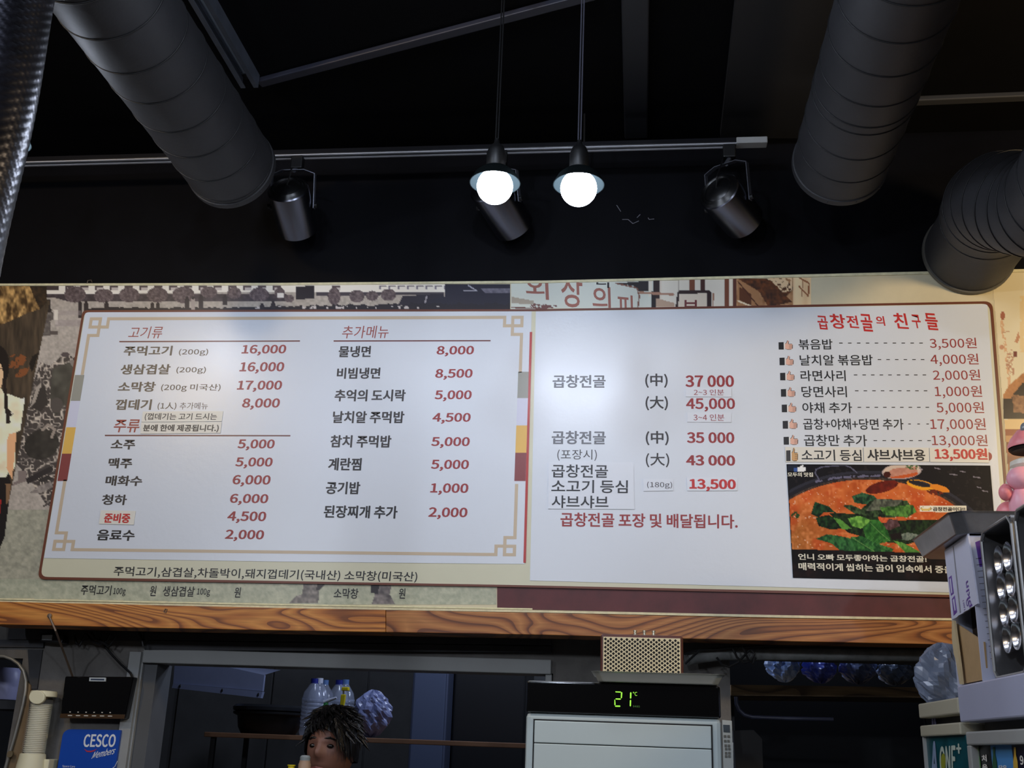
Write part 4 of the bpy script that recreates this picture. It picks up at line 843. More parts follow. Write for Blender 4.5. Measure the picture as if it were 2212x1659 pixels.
# small crack lines of peeled paint on the fascia, right of the pendants
o = MB()
for pts in ([(1332, 443), (1341, 457)], [(1344, 474), (1357, 474), (1367, 483), (1380, 477)], [(1376, 470), (1383, 463)], [(1400, 470), (1402, 474), (1413, 473)]):
    for (xa_, ya_), (xb_, yb_) in zip(pts[:-1], pts[1:]):
        a, b = PY(xa_, ya_, D+.0105), PY(xb_, yb_, D+.0105); d = (b-a).normalized(); n = Vector((-d.z, 0, d.x))*.0011; o.prism([a-n, b-n, b+n, a+n], (0, .0015, 0))
o = o.build('paint_chip', mat('chip_grey', (110, 108, 116), .6), bpy.data.objects['wall_back']); o['kind'] = 'stuff'
for pts in ([(188, 613), (190, 606), (197, 605), (199, 610)],):
    o = MB().tube([PY(x, y, D-.004) for x, y in pts], .0018, 6).build('wire_loop', mat('nail_metal'), bpy.data.objects['mural_panel'])

# ================================================================== wall below the beam, left part
framem = mat('door_frame_paint', (150, 152, 150), .5, var=.06, vscale=8)
zt = PY(500, 1411, KY-.03)[2]
X = lambda px, py, Y=KY: PY(px, py, Y)[0]
fr_ = MB().box((X(262, 1600), KY-.03, 0), (X(287, 1600), KY+.1, PY(291, 1408, KY-.03)[2])); 
fr_.box((X(287, 1600), KY-.018, 0), (X(291, 1600), KY+.1, zt)); fr_.build('trim_2', framem); tag(bpy.data.objects['trim_2'], kind='structure')
zh0, zh1 = PY(700, 1443, KY-.02)[2], PY(700, 1412, KY-.02)[2]
tag(MB().box((X(291, 1600), KY-.03, zh0), (X(1192, 1430), KY+.1, zh1)).build('trim_3', framem, bevel=.003), kind='structure')
tag(MB().box((X(291, 1600), KY-.005, 0), (X(320, 1600), KY+.12, zh0)).build('trim_4', mat('dark_jamb_paint', (84, 86, 88), .6)), kind='structure')  # inner jamb is a darker grey than the outer frame
tag(MB().box((X(1178, 1500), KY-.02, 0), (X(1192, 1500), KY+.1, zh0)).build('trim_5', framem, bevel=.003), kind='structure')
# black wall screen
scb = thing('wall_screen', 'black glossy wall screen with a row of small white keys', 'screen', PY(198, 1560, 3.74))
MB().prism([PY(x, y, 3.735) for x, y in ((140.5, 1461), (288, 1462), (269, 1553), (128.5, 1550))], (0, .05, 0)).build('case', mat('screen_black', (8, 8, 9), .12), scb, bevel=.004)
MB().prism([PY(x, y, 3.729) for x, y in ((130.5, 1541.5), (269.5, 1543.5), (267.5, 1553), (128.5, 1551))], (0, .006, 0)).build('lower_rim', mat('rim_reflection', (66, 46, 26), .25), scb, bevel=.001)  # brown of the bezel bottom is a reflection put into its colour
MB().prism([PY(x, y, 3.731) for x, y in ((193, 1463.5), (228.5, 1463.8), (228, 1472), (192.5, 1471.5))], (0, .004, 0)).build('sticker', mat('white_sticker', (190, 200, 205), .5), scb)
MB().prism([PY(x, y, 3.7305) for x, y in ((196, 1466), (225, 1466.4), (225, 1469.8), (196, 1469.2))], (0, .001, 0)).build('print_line', mat('blue_print', (30, 50, 80), .5), scb)
for i in range(6):
    x = 151+i*17.3; y = 1545.5+i*.25
    MB().prism([PY(x-4.5, y-.9, 3.7275), PY(x+4.5, y-.8, 3.7275), PY(x+4.5, y+1, 3.7275), PY(x-4.5, y+.9, 3.7275)], (0, .002, 0)).build('key', mat('key_white', (220, 214, 200), .4), scb)
    MB().prism([PY(x-1.2, y-8.4, 3.7335), PY(x+1.6, y-8.4, 3.7335), PY(x+1.6, y-6.6, 3.7335), PY(x-1.2, y-6.6, 3.7335)], (0, .002, 0)).build('key_mark', mat('key_white'), scb)
o = MB().tube([PY(215, 1380, KY-.03), PY(226, 1396, KY-.03), PY(240, 1413, KY-.03), PY(262, 1436, KY-.03), PY(282, 1454, KY-.04), PY(287, 1466, KY-.05)], .004, 7).build('cable', blackp, smooth=True)
tag(recenter(o), 'black cable falling diagonally to the right corner of the black screen', 'cable')
ad = thing('power_adapter', 'small black adapter with a pale label under the beam at left', 'adapter', PY(108, 1386, KY-.03))
MB().prism([PY(x, y, KY-.06) for x, y in ((87, 1369), (136, 1371), (134, 1389), (86, 1386))], (0, .05, 0)).build('case', blackp, ad, bevel=.003)
MB().prism([PY(x, y, KY-.062) for x, y in ((91, 1372), (113, 1371.5), (111.5, 1383), (90, 1382.5))], (0, .002, 0)).build('sticker', mat('white_sticker'), ad)
for i, pts in enumerate(([(160, 1372), (165, 1390), (172, 1394), (180, 1380), (186, 1368)], [(186, 1370), (200, 1386), (216, 1392), (232, 1384), (240, 1368)], [(196, 1366), (206, 1380), (236, 1396), (250, 1376)], [(300, 1364), (306, 1380), (309, 1396)])):
    o = MB().tube([PY(x, y, KY-.05-.008*i) for x, y in pts], .005, 7).build('cable', blackp, smooth=True); recenter(o)
    tag(o, ['leftmost loop of black cable hanging under the beam', 'wide black cable loop tangled under the beam above the screen', 'inner black cable loop tangled above the screen', 'short black cable at the top left corner of the white door frame'][i], 'cable')
# blue member sign
sg_ = polyY('wall_sign', roundpoly([(137, 1575), (261, 1577), (247, 1672), (122, 1672)], [18, 2, 0, 0], 6), 3.76, .012, mat('sign_blue', (18, 72, 172), .3)); tag(sg_, 'blue sign with white serif lettering beside the white door frame', 'sign')
wl = mat('white_sign_lettering', (228, 232, 236), .4)
write(sg_, 'CESCO', (180.7, 1585.7, 250, 1613.9), wl, 3.7588, bold=.02, tilt=0)
write(sg_, 'Members', (197.4, 1617, 250, 1639), wl, 3.7588, tilt=-.22, shear=.35, bold=.01)
write(sg_, 'Space Care', (134.6, 1652.8, 162, 1658.6), wl, 3.7588)
o = MB()
pts = [(181, 1617), (188, 1621.5), (196, 1622), (204, 1620), (210, 1617), (203, 1623), (195, 1625), (187, 1624)]
o.face([PY(x, y, 3.7588) for x, y in pts]); o.build('swoosh', mat('sign_red', (190, 50, 70), .4), sg_)
MB().tube([PY(x, y, 3.7588) for x, y in ((240, 1662), (248, 1656), (254, 1644))], .0012, 5).build('curve_line', wl, sg_)
recenter(sg_)
# cup dispenser with its column of paper cups
cupx, cupy = -2.058, 3.735
creamp = mat('cream_plastic', (230, 224, 190), .45); paperc = mat('paper_cup_white', (240, 236, 214), .6)
dp = thing('cup_dispenser', 'clear tube cup dispenser with a cream lid on the wall at left', 'cup dispenser', (cupx, cupy, 1.44))
ztop, zbot = PY(92, 1519, cupy)[2], PY(72, 1629, cupy)[2]; Rc = .036
MB().lathe([(Rc+.004, zbot), (Rc+.004, ztop+.012), (Rc+.0025, ztop+.012), (Rc+.0025, zbot), (Rc+.004, zbot)], (cupx, cupy, 0), (0, 0, 1), 40).build('clear_tube', mat('clear_plastic', (220, 220, 215), .08, trans=.0, alpha=.05), dp, smooth=True)
zl = PY(92, 1505, cupy)[2]; zl2 = PY(92, 1491, cupy)[2]
MB().lathe([(0, zl2), (Rc+.006, zl2-.003), (Rc+.009, zl2-.008), (Rc+.009, zl), (0, zl)], (cupx+.004, cupy, 0), (0, 0, 1), 40).build('lid', creamp, dp, smooth=True)
MB().prism([PY(79+17*math.cos(a), 1506+15*math.sin(a), cupy-Rc-.012) for a in [k*math.pi/12 for k in range(24)]], (0, .012, 0)).build('latch_disc', creamp, dp, bevel=.002)
MB().lathe([(Rc+.002, zbot+.002), (Rc+.006, zbot), (Rc+.012, zbot-.046), (Rc+.010, zbot-.046), (Rc+.0005, zbot), (Rc+.002, zbot+.002)], (cupx, cupy, 0), (0, 0, 1), 40).build('mouth_ring', creamp, dp, smooth=True)
MB().box((cupx+.040, cupy, zbot-.07), (cupx+.062, KY, zbot-.015)).build('wall_plate', creamp, dp, bevel=.003)
MB().box((cupx-.055, cupy-.03, zbot-.066), (cupx+.04, KY, zbot-.052)).build('base_plate', creamp, dp, bevel=.003)
MB().box((cupx-.008, cupy+Rc+.004, zbot), (cupx+.008, KY, ztop)).build('spine', creamp, dp)
ncup = 27; stp = (ztop-zbot-.008)/ncup
cm = MB().lathe([(.022, -.05), (.0300, -.0004), (.0335, 0), (.0345, .0012), (.0345, .0026), (.033, .003), (.0295, .001), (.0215, -.048), (0, -.048), (0, -.05), (.022, -.05)], (0, 0, 0), (0, 0, 1), 24)
me = bpy.data.meshes.new('paper_cup'); me.from_pydata(cm.v, [], cm.f); me.materials.append(paperc); me.polygons.foreach_set('use_smooth', [True]*len(me.polygons)); me.set_sharp_from_angle(angle=.6)
for i in range(ncup):
    o = bpy.data.objects.new('paper_cup', me); COL.objects.link(o); o.location = (cupx, cupy, zbot+.004+stp*(i+.5))
    tag(o, 'white paper cup nested in the clear dispenser tube', 'cup', 'paper cups stacked in the dispenser')
# left pass-through with bent tube edge, jug and bag
arch = MB().tube([PY(x, y, KY-.02) for x, y in ((-30, 1420), (-8, 1416.5), (10, 1418), (26, 1424), (40, 1434), (51, 1449), (56, 1470), (55, 1492), (50, 1520), (42, 1552), (32, 1590), (20, 1630), (8, 1672))], .0058, 10).build('bent_tube', mat('tube_grey', (150, 148, 140), .4, metal=.4), smooth=True); recenter(arch)
tag(arch, 'bent grey tube framing the rounded opening at lower left', 'tube')
o = MB().lathe([(0, 0), (.011, 0), (.011, .008), (0, .008)], PY(21, 1629, KY-.036), (0, 1, 0), 14).build('clip', mat('brass_clip', (110, 96, 70), .5), arch)
tanm = mat('tan_board', (128, 106, 76), .7, var=.15)
o = polyY('jamb_board', [(56, 1470), (66, 1480), (60, 1560), (40, 1672), (12, 1672), (33, 1590), (50, 1520)], KY-.012, .012, tanm); recenter(o); tag(o, 'tan board strip between the bent tube and the cup dispenser', 'board')
ledge = tag(recenter(polyY('ledge', [(-80, 1511), (46, 1513), (44, 1532), (-80, 1530)], 4.1, .35, concd)), 'grey ledge inside the rounded opening at lower left', 'shelf')
jz = PY(10, 1511, 4.2)[2]; jt = PY(10, 1442, 4.2)[2]; jx = PY(8, 1480, 4.2)[0]; jh = jt-jz
jug = thing('jug', 'pale lavender plastic jug on the ledge at the left edge', 'jug', (jx, 4.22, jz))
MB().lathe([(0, 0), (.046, 0), (.05, .01), (.052, jh*.6), (.05, jh*.85), (.036, jh), (0, jh)], (jx, 4.22, jz), (0, 0, 1), 32).build('body', mat('lavender_plastic', (170, 170, 205), .4), jug, smooth=True)
MB().box((jx-.075, 4.19, jz+.02), (jx-.05, 4.24, jt)).build('handle', mat('lavender_plastic'), jug, bevel=.004)

# ================================================================== kitchen behind
dark = mat('dark_iron', (18, 18, 20), .45); bluish = mat('painted_hood_steel', (132, 140, 168), .5, var=.08, vscale=6)
hd = thing('range_hood', 'pale blue-grey sheet metal hood hanging inside the kitchen', 'hood', PY(470, 1500, 5.0))
MB().prism([PY(x, y, 5.0) for x, y in ((378, 1425), (470, 1436), (571, 1458), (567, 1493), (374, 1476))], (0, .02, 0)).build('front_panel', bluish, hd)
MB().prism([PY(x, y, 4.99) for x, y in ((374, 1476), (567, 1494), (563, 1508), (371, 1486))], (0, .03, 0)).build('lip', bluish, hd)
a_ = [PY(470, 1436, 5.0), PY(571, 1458, 5.0)]; MB().add([a_[0], a_[1], a_[1]+Vector((-.12, .6, .06)), a_[0]+Vector((0, .6, 0))], [(0, 1, 2, 3)]).build('side_panel', bluish, hd)
for x, y in ((389, 1482), (480, 1491), (558, 1500)): MB().ball(PY(x, y, 4.988), (.004, .003, .008), 8, 6).build('bolt', dark, hd)
zsh = PY(640, 1588, 4.75)[2]
shf_t = thing('shelf', 'brown wooden shelf inside the kitchen carrying pot and bottles', 'shelf', (PY(700, 1590, 4.75)[0], 4.95, 0))
for lx in (PY(450, 1590, 4.75)[0], PY(1140, 1590, 4.75)[0]):
    for ly in (4.78, 5.20): MB().box((lx, ly, 0), (lx+.02, ly+.02, zsh-.02)).build('leg', dark, shf_t)
shf = (((MB().box((PY(440, 1590, 4.75)[0], 4.75, zsh-.02), (PY(1160, 1590, 4.75)[0], 5.25, zsh)).build('shelf_board', mat('brown_shelf', (120, 84, 58), .7, var=.2), shf_t, bevel=.003))))
potx = PY(577, 1560, 4.95)[0]; pz = PY(577, 1523, 4.95)[2]; pr = (PY(655, 1540, 4.95)[0]-PY(500, 1540, 4.95)[0])/2
pot = thing('stock_pot', 'big black pot with a flat lid on the kitchen shelf', 'pot', (potx, 4.98, zsh))
ph = pz-zsh-.03
MB().lathe([(0, 0), (pr*.72, 0), (pr*.82, ph*.3), (pr*.86, ph*.8), (pr*.98, ph*.9), (pr*.98, ph), (0, ph)], (potx, 4.98, zsh), (0, 0, 1), 48).build('body', dark, pot, smooth=True)
MB().lathe([(pr*.9, ph), (pr, ph+.006), (pr, ph+.02), (pr*.93, ph+.03), (pr*.8, ph+.022), (0, ph+.02), (0, ph), (pr*.9, ph)], (potx, 4.98, zsh), (0, 0, 1), 48).build('lid', mat('worn_lid', (60, 62, 66), .3, metal=.6), pot, smooth=True)
petm = mat('clear_pet', (190, 200, 225), .12, alpha=.28, spec=1.0)
def bottle(px, py, Y, h, cap, lab, w=.048, body=None):
    p = PY(px, py, Y); b = thing('plastic_bottle', lab, 'bottle', (p[0], Y, p[2]-h))
    pr_ = [(0, 0), (w*.9, 0), (w, .01)]
    for i in range(8): z = .03+i*(h*.55)/8; pr_ += [(w, z), (w-.003, z+.006), (w, z+.012)]
    pr_ += [(w, h*.62), (w*.85, h*.76), (w*.45, h*.88), (.014, h*.93), (.014, h-.012)]
    MB().lathe(pr_, b.location, (0, 0, 1), 28).build('body', body or petm, b, smooth=True)
    MB().lathe([(0, 0), (.016, 0), (.016, -.022), (0, -.022)], (p[0], Y, p[2]), (0, 0, 1), 18).build('cap', cap, b)
    return b
bc = mat('blue_cap', (30, 40, 130), .4); wc = mat('white_cap', (200, 204, 220), .4); lbc = mat('light_blue_cap', (90, 120, 170), .4)
for px, py, Y, c, lab in ((680, 1466, 4.86, bc, 'front left clear bottle with dark blue cap beside the pot'), (691, 1465, 4.98, wc, 'clear bottle with a white cap just behind the dark blue capped one'), (703, 1469, 5.14, lbc, 'clear bottle with a pale blue cap, third from the pot'),
    (733, 1469, 4.88, bc, 'clear bottle with a blue cap left of the yellow spray bottle'), (747, 1468, 5.0, lbc, 'clear bottle behind the yellow spray bottle')):
    bottle(px, py, Y, PY(px, py, Y)[2]-zsh, c, lab)
yb = mat('yellow_plastic', (214, 196, 30), .4); p = PY(742, 1484, 4.80); sb = thing('spray_bottle', 'yellow and clear trigger spray bottle on the kitchen shelf', 'spray bottle', (p[0], 4.80, zsh))
hh = p[2]-zsh
MB().lathe([(0, 0), (.032, 0), (.034, .01), (.034, hh*.45), (.014, hh*.62), (.014, hh*.68), (0, hh*.68)], (p[0], 4.80, zsh), (0, 0, 1), 24).build('body', petm, sb, smooth=True)
MB().prism([PY(x, y, 4.785) for x, y in ((736, 1500), (746, 1500), (741, 1536), (733, 1536))], (0, .02, 0)).build('handle', yb, sb, bevel=.003)
MB().prism([PY(x, y, 4.785) for x, y in ((738, 1484), (752, 1484), (752, 1492), (737, 1492))], (0, .03, 0)).build('spray_head', yb, sb, bevel=.003)
MB().tube([PY(742, 1492, 4.80), PY(742, 1501, 4.80)], .004, 8).build('neck', wc, sb)
p = PY(706, 1513, 4.82); g_ = thing('sauce_bottle', 'small green bottle with a white spout tip on the kitchen shelf', 'bottle', (p[0], 4.81, zsh)); hh = p[2]-zsh
MB().lathe([(0, 0), (.026, 0), (.027, hh*.6), (.012, hh*.85), (.01, hh-.01), (0, hh-.01)], (p[0], 4.81, zsh), (0, 0, 1), 22).build('body', mat('green_plastic', (60, 130, 70), .4), g_, smooth=True)
MB().tube([(p[0]-.01, 4.81, p[2]-.01), (p[0]+.012, 4.81, p[2]), (p[0]+.045, 4.81, p[2]+.012)], [.008, .008, .005], 10).build('spout', wc, g_, smooth=True)
# lavender plastic bundle and steel cabinet in the kitchen (blurred in the photo)
def bag(name, lab, px, py, Y, rx, ry, rz, m_, seed, cat='bag'):
    p = PY(px, py, Y); r2 = np.random.default_rng(seed); n_, m__ = 36, 22; V = []
    for j in range(m__+1):
        for k in range(n_):
            a = math.pi*j/m__; b = 2*math.pi*k/n_
            q = 1+.16*math.sin(3*b+seed)*math.sin(a)+.10*math.sin(7*b+4*a+seed)+.07*math.sin(11*b-9*a)+.04*r2.normal()
            V.append((p[0]+rx*q*math.sin(a)*math.cos(b), Y+ry*q*math.sin(a)*math.sin(b), p[2]+rz*(1+.08*math.sin(5*b+seed))*math.cos(a)))
    o = mk(name, V, [(j*n_+k, (j+1)*n_+k, (j+1)*n_+(k+1) % n_, j*n_+(k+1) % n_) for j in range(m__) for k in range(n_)], m_, None, False)
    recenter(o); return tag(o, lab, cat)
lav = mat('lavender_film', (118, 126, 166), .3, spec=.8)
b_ = bag('plastic_bundle', 'pale lavender plastic bundle on the shelf behind the person', 806, 1508, 4.95, .075, .07, .095, lav, 2, 'bundle'); b_.location.z = zsh+.001
cab = thing('steel_cabinet', 'tall blue-grey steel cabinet standing in the middle of the kitchen', 'cabinet', (PY(920, 1600, 5.5)[0], 5.6, 0))
ca, cb_ = PY(884, 1600, 5.5)[0], PY(962, 1600, 5.5)[0]; cz = PY(920, 1446, 5.5)[2]+.3
MB().box((ca, 5.5, .05), (cb_, 6.0, cz)).build('body', mat('cabinet_paint', (70, 78, 100), .5), cab, bevel=.006)
MB().box((ca+.01, 5.485, .1), (cb_-.01, 5.5, cz-.03)).build('door', mat('cabinet_door', (74, 84, 108), .45), cab, bevel=.004)
MB().tube([(ca+.03, 5.47, 1.2), (ca+.03, 5.47, 1.45)], .006, 8).build('handle', steel, cab)
o = tag(recenter(MB().box((PY(962, 1600, 5.6)[0]+.02, 5.65, 0), (PY(1130, 1600, 5.6)[0], 6.1, PY(1000, 1450, 5.6)[2]+.3)).build('refrigerator', mat('dark_fridge', (26, 26, 28), .35), bevel=.01)), 'dark tall refrigerator right of the blue-grey steel cabinet', 'refrigerator')
# open right bay: pipe, cables, plank, boxes, blue plastic
pipem = mat('lagged_pipe', (120, 122, 120), .7, var=.3, vscale=20, bump=.3, bscale=30)
pp = MB().tube([PY(1484, 1424, 3.70), PY(1500, 1420, 3.71), PY(1560, 1412, 3.72), PY(1760, 1413, 3.72), PY(2100, 1416, 3.72)], .021, 24).build('wall_pipe', pipem, smooth=True); recenter(pp)
tag(pp, 'grey lagged pipe running under the right end of the beam', 'pipe')
for i, (pts, lab) in enumerate([([(1478, 1413), (1510, 1404), (1545, 1402), (1580, 1398), (1650, 1396)], 'black cable lying along the top of the grey pipe'), ([(1480, 1434), (1500, 1415), (1512, 1404)], 'short black cable crossing the left end of the grey pipe'),
    ([(1548, 1420), (1560, 1436), (1575, 1441), (1596, 1430), (1612, 1412), (1622, 1401)], 'black cable looping down in front of the concrete pillar top'), ([(1583, 1400), (1592, 1420), (1606, 1432), (1622, 1428), (1630, 1412), (1622, 1402)], 'tangled black cable loop hanging over the grey pipe'),
    ([(1592, 1400), (1604, 1396), (1616, 1424), (1626, 1434), (1632, 1420)], 'smallest black cable loop with a bright plug on the pipe')]):
    o = MB().tube([PY(x, y, 3.67-.004*i) for x, y in pts], .0038, 7).build('cable', blackp, smooth=True); recenter(o); tag(o, lab, 'cable')
plk = thing('plank_shelf', 'old brown plank shelf in the dark bay right of the air conditioner', 'shelf', (.8, 4.4, 0))
polyY('plank', [(1579, 1479), (2075, 1486), (2075, 1508), (1579, 1502)], 4.2, .4, wood_mat('old_plank', (100, 78, 50), (140, 112, 74), (170, 138, 92), off=5), plk)
for lx in (PY(1590, 1500, 4.2)[0], PY(2060, 1500, 4.2)[0]): MB().box((lx-.02, 4.54, 0), (lx+.02, 4.58, PY(1800, 1506, 4.2)[2])).build('post', dark, plk)
pzk = PY(1800, 1482, 4.2)[2]
bm1 = mat('blue_film', (104, 128, 190), .35, spec=.8)
for i, (px, py, rx, rz, c, lab) in enumerate([(1695, 1452, .058, .06, (150, 180, 235), 'light blue plastic bag at the left of the plank shelf'), (1773, 1458, .056, .055, (110, 130, 245), 'deeper blue plastic bag in the middle of the plank shelf'), (1853, 1456, .058, .06, (130, 146, 190), 'grey-blue plastic bag on the plank shelf'), (1931, 1468, .055, .05, (150, 170, 205), 'pale grey-blue plastic bag at the right of the plank shelf')]):
    b_ = bag('plastic_bag', lab, px, py, 4.34, rx, .075, rz, mat('bag_film_%s' % 'abcd'[i], c, .35, spec=.8), 5+i)
    b_.location.z = PY(1800, 1482, 4.2)[2]+.016
o = MB().tube([PY(x, y, 4.15) for x, y in ((1590, 1505), (1591, 1520), (1597, 1534), (1608, 1544), (1625, 1549), (1700, 1552), (1800, 1554))], .007, 10).build('bent_rod', mat('pale_rod', (64, 66, 84), .4), smooth=True); recenter(o); tag(o, 'pale bent rod below the plank shelf', 'rod')
o = tag(recenter(MB().box((.20, 4.9, 0), (1.75, 4.93, 2.6)).build('added_backdrop', mat('flat_black', (10, 10, 11), .8))), 'added flat black backdrop darkening the right bay behind the plank shelf', 'board')  # unseen sheet added to keep the bay dark behind the shelf
bx = polyY('storage_box', [(1584, 1578), (1628, 1577), (1646, 1596), (1650, 1700), (1592, 1700)], 4.1, .3, mat('dark_card', (32, 30, 30), .7)); recenter(bx); tag(bx, 'dark box in the shadow below the plank shelf', 'box')
tb = tag(recenter(MB().box((PY(1584, 1700, 4.05)[0], 4.05, 0), (PY(2000, 1700, 4.05)[0], 4.5, bx.location.z)).build('storage_cabinet', mat('dark_card'))), 'dark low cabinet carrying the box in the right bay', 'cabinet')
cb2 = bag('clear_bag', 'crumpled clear plastic bag behind the cardboard box', 2040, 1465, 3.42, .085, .06, .095, mat('clear_film', (140, 154, 180), .25, alpha=.55, spec=1.0), 21)

# ================================================================== wall controller, air conditioner, tray, radio
wcn = thing('wall_controller', 'cream wall controller with a small screen and buttons right of the air conditioner', 'controller', PY(1572, 1670, KY))
MB().prism([PY(x, y, KY-.02) for x, y in ((1560, 1555), (1581, 1557), (1582.5, 1604), (1584, 1604), (1585, 1675), (1563, 1675))], (0, .02, 0)).build('case', mat('controller_cream', (190, 196, 192), .4), wcn, bevel=.002)
MB().prism([PY(x, y, KY-.0225) for x, y in ((1562, 1565.5), (1576.5, 1566), (1577, 1582), (1563, 1581))], (0, .003, 0)).build('screen', mat('grey_lcd', (74, 84, 92), .2), wcn)
for k, (x, y) in enumerate([(1563.5, 1588), (1571.5, 1588), (1571, 1598), (1564, 1598), (1565, 1608), (1572, 1608), (1566, 1615), (1573, 1615), (1566, 1624), (1573, 1624), (1566, 1631), (1573, 1631)]):
    MB().prism([PY(x, y, KY-.0225), PY(x+5.2, y, KY-.0225), PY(x+5.4, y+5, KY-.0225), PY(x+.2, y+5, KY-.0225)], (0, .003, 0)).build('button', mat('button_grey', (112, 112, 104), .5), wcn)
ay = 3.0
acx0, acx1 = PY(1136, 1560, ay)[0], PY(1558, 1540, ay)[0]; acz = PY(1400, 1477, ay)[2]; z1 = PY(1400, 1547, ay)[2]; z2 = PY(1400, 1561, ay)[2]; z3 = PY(1400, 1613.5, ay)[2]
ac = thing('air_conditioner', 'floor-standing white air conditioner showing 21 in green figures', 'air conditioner', ((acx0+acx1)/2, ay+.16, 0))
acw = mat('air_conditioner_white', (196, 208, 206), .4, var=.02)
MB().box((acx0, ay, 0), (acx1, ay+.34, z1)).build('cabinet', acw, ac, bevel=.012)
MB().box((acx0, ay+.004, z1), (acx1, ay+.34, acz)).build('top_housing', mat('grey_housing', (120, 124, 128), .4), ac, bevel=.006)
MB().box((acx0+.001, ay-.008, z1+.001), (acx1-.002, ay+.004, acz-.002)).build('display_panel', mat('piano_black', (5, 5, 6), .08, coat=.5), ac, bevel=.004)
xi = PY(1539.5, 1600, ay)[0]
MB().box((acx0+.02, ay-.003, .3), (xi, ay-.0003, z2)).build('panel_gap', mat('gap_black', (10, 10, 10), .6), ac)
MB().box((acx0+.024, ay-.010, z3+.001), (xi-.004, ay-.002, z2-.004)).build('louvre_panel', acw, ac, bevel=.002)
MB().box((acx0+.024, ay-.010, .32), (xi-.004, ay-.002, z3-.001)).build('louvre_panel', acw, ac, bevel=.002)
led = mat('green_led', (20, 40, 10), .4, emit=(168, 255, 70), estr=1.1)
dgt = bpy.data.objects.new('display_digits', None); COL.objects.link(dgt); dgt.parent = ac; dgt.location = PY(1350, 1510, ay-.0086)-ac.location
cvt = lambda x, y: (1180+x/4.608, 1340+y/4.608)
def bar(pts, nm='segment'): MB().prism([PY(*cvt(x, y), ay-.0092) for x, y in pts], (0, .001, 0)).build(nm, led, dgt)
for s_ in ([(690, 707), (740, 709), (746, 714), (738, 719), (694, 717), (686, 712)], [(744, 718), (752, 714), (757, 720), (753, 772), (747, 777), (742, 770)], [(694, 777), (738, 778), (744, 784), (736, 790), (694, 788), (688, 782)], [(679, 788), (686, 792), (690, 838), (683, 846), (678, 840)], [(688, 848), (732, 848), (739, 854), (732, 861), (690, 860), (683, 854)],
    [(834, 722), (841, 714), (848, 722), (846, 774), (839, 780), (833, 774)], [(832, 798), (839, 791), (845, 798), (843, 850), (837, 858), (831, 850)]): bar(s_)
write(dgt, '°C', (1180+862/4.608, 1340+712/4.608, 1180+905/4.608, 1340+751/4.608), led, ay-.0094)
write(dgt, '9485', (1180+863/4.608, 1340+847/4.608, 1180+931/4.608, 1340+867/4.608), mat('dim_led', (10, 20, 6), .4, emit=(70, 120, 40), estr=.6), ay-.0094)
# tray
traym = mat('pale_steel_tray', (206, 204, 190), .38, metal=.5, var=.08)
tx_0, tx_1 = PY(1276, 1460, 2.98)[0], PY(1568, 1466, 2.98)[0]; tzt = acz+.026
def tray(name, lab, x0, x1, y0, y1, zb_, h, m_, ins=.02, lip=.008, cham=0):
    def ring(i, z):
        c = cham
        p = [(x0+i+c, y0+i), (x1-i-c, y0+i), (x1-i, y0+i+c), (x1-i, y1-i-c), (x1-i-c, y1-i), (x0+i+c, y1-i), (x0+i, y1-i-c), (x0+i, y0+i+c)]
        return [(a, b, z) for a, b in p]
    V = ring(ins, zb_)+ring(lip, zb_+h-.003)+ring(0, zb_+h)+ring(lip*1.2, zb_+h)+ring(ins+.002, zb_+.003)
    Fc = [tuple(range(7, -1, -1))]+[(r_*8+i, r_*8+(i+1) % 8, (r_+1)*8+(i+1) % 8, (r_+1)*8+i) for r_ in range(4) for i in range(8)]+[tuple(range(32, 40))]
    o = mk(name, V, Fc, m_); md = o.modifiers.new('bevel', 'BEVEL'); md.width = .003; md.segments = 2; md.limit_method = 'ANGLE'; recenter(o); return tag(o, lab, 'tray')
tray('metal_tray', 'pale metal tray on top of the air conditioner under the radio', tx_0, tx_1, 2.955, 3.21, acz+.0005, .026, traym, cham=.015)
# radio
ry = 3.02; rx0, rx1 = PY(1297, 1400, ry)[0], PY(1476, 1400, ry)[0]; rz1 = PY(1386, 1371, ry)[2]; rz0 = acz+.005
rd = thing('radio', 'retro brown radio with a cream perforated grille and three top knobs', 'radio', ((rx0+rx1)/2, ry+.05, rz0))
MB().box((rx0, ry, rz0), (rx1, ry+.1, rz1)).build('case', mat('walnut_case', (88, 48, 38), .4, var=.2, vscale=20), rd, bevel=.008, seg=3)
gx0, gx1, gz0, gz1 = rx0+.0075, rx1-.0075, rz0+.006, rz1-.008
MB().box((gx0, ry-.003, gz0), (gx1, ry+.0, gz1)).build('grille', mat('cream_grille', (226, 210, 168), .4), rd, bevel=.001)
hm_ = MB(); nx, nz_ = 28, 19
for i in range(nx):
    for j in range(nz_):
        if (i+j) % 2: continue
        cx_ = gx0+.006+(gx1-gx0-.012)*i/(nx-1); cz_ = gz0+.006+(gz1-gz0-.012)*j/(nz_-1); s = .0016; L_ = .0036
        hm_.face([(cx_+dx*1., ry-.0034, cz_+dz) for dx, dz in ((-s, -L_), (s, -L_), (s, -s), (L_, -s), (L_, s), (s, s), (s, L_), (-s, L_), (-s, s), (-L_, s), (-L_, -s), (-s, -s))])
o = hm_.build('grille_holes', mat('hole_black', (10, 8, 8), .9), rd); o['kind'] = 'stuff'
for x in (1372, 1392, 1412):
    MB().lathe([(0, 0), (.0055, 0), (.0055, .003), (.004, .004), (.004, .011), (.0052, .012), (.0052, .015), (0, .015)], (PY(x, 1370, ry+.04)[0], ry+.04, rz1), (0, 0, 1), 18).build('knob', mat('brass_knob', (205, 198, 176), .25, metal=.8), rd, smooth=True)
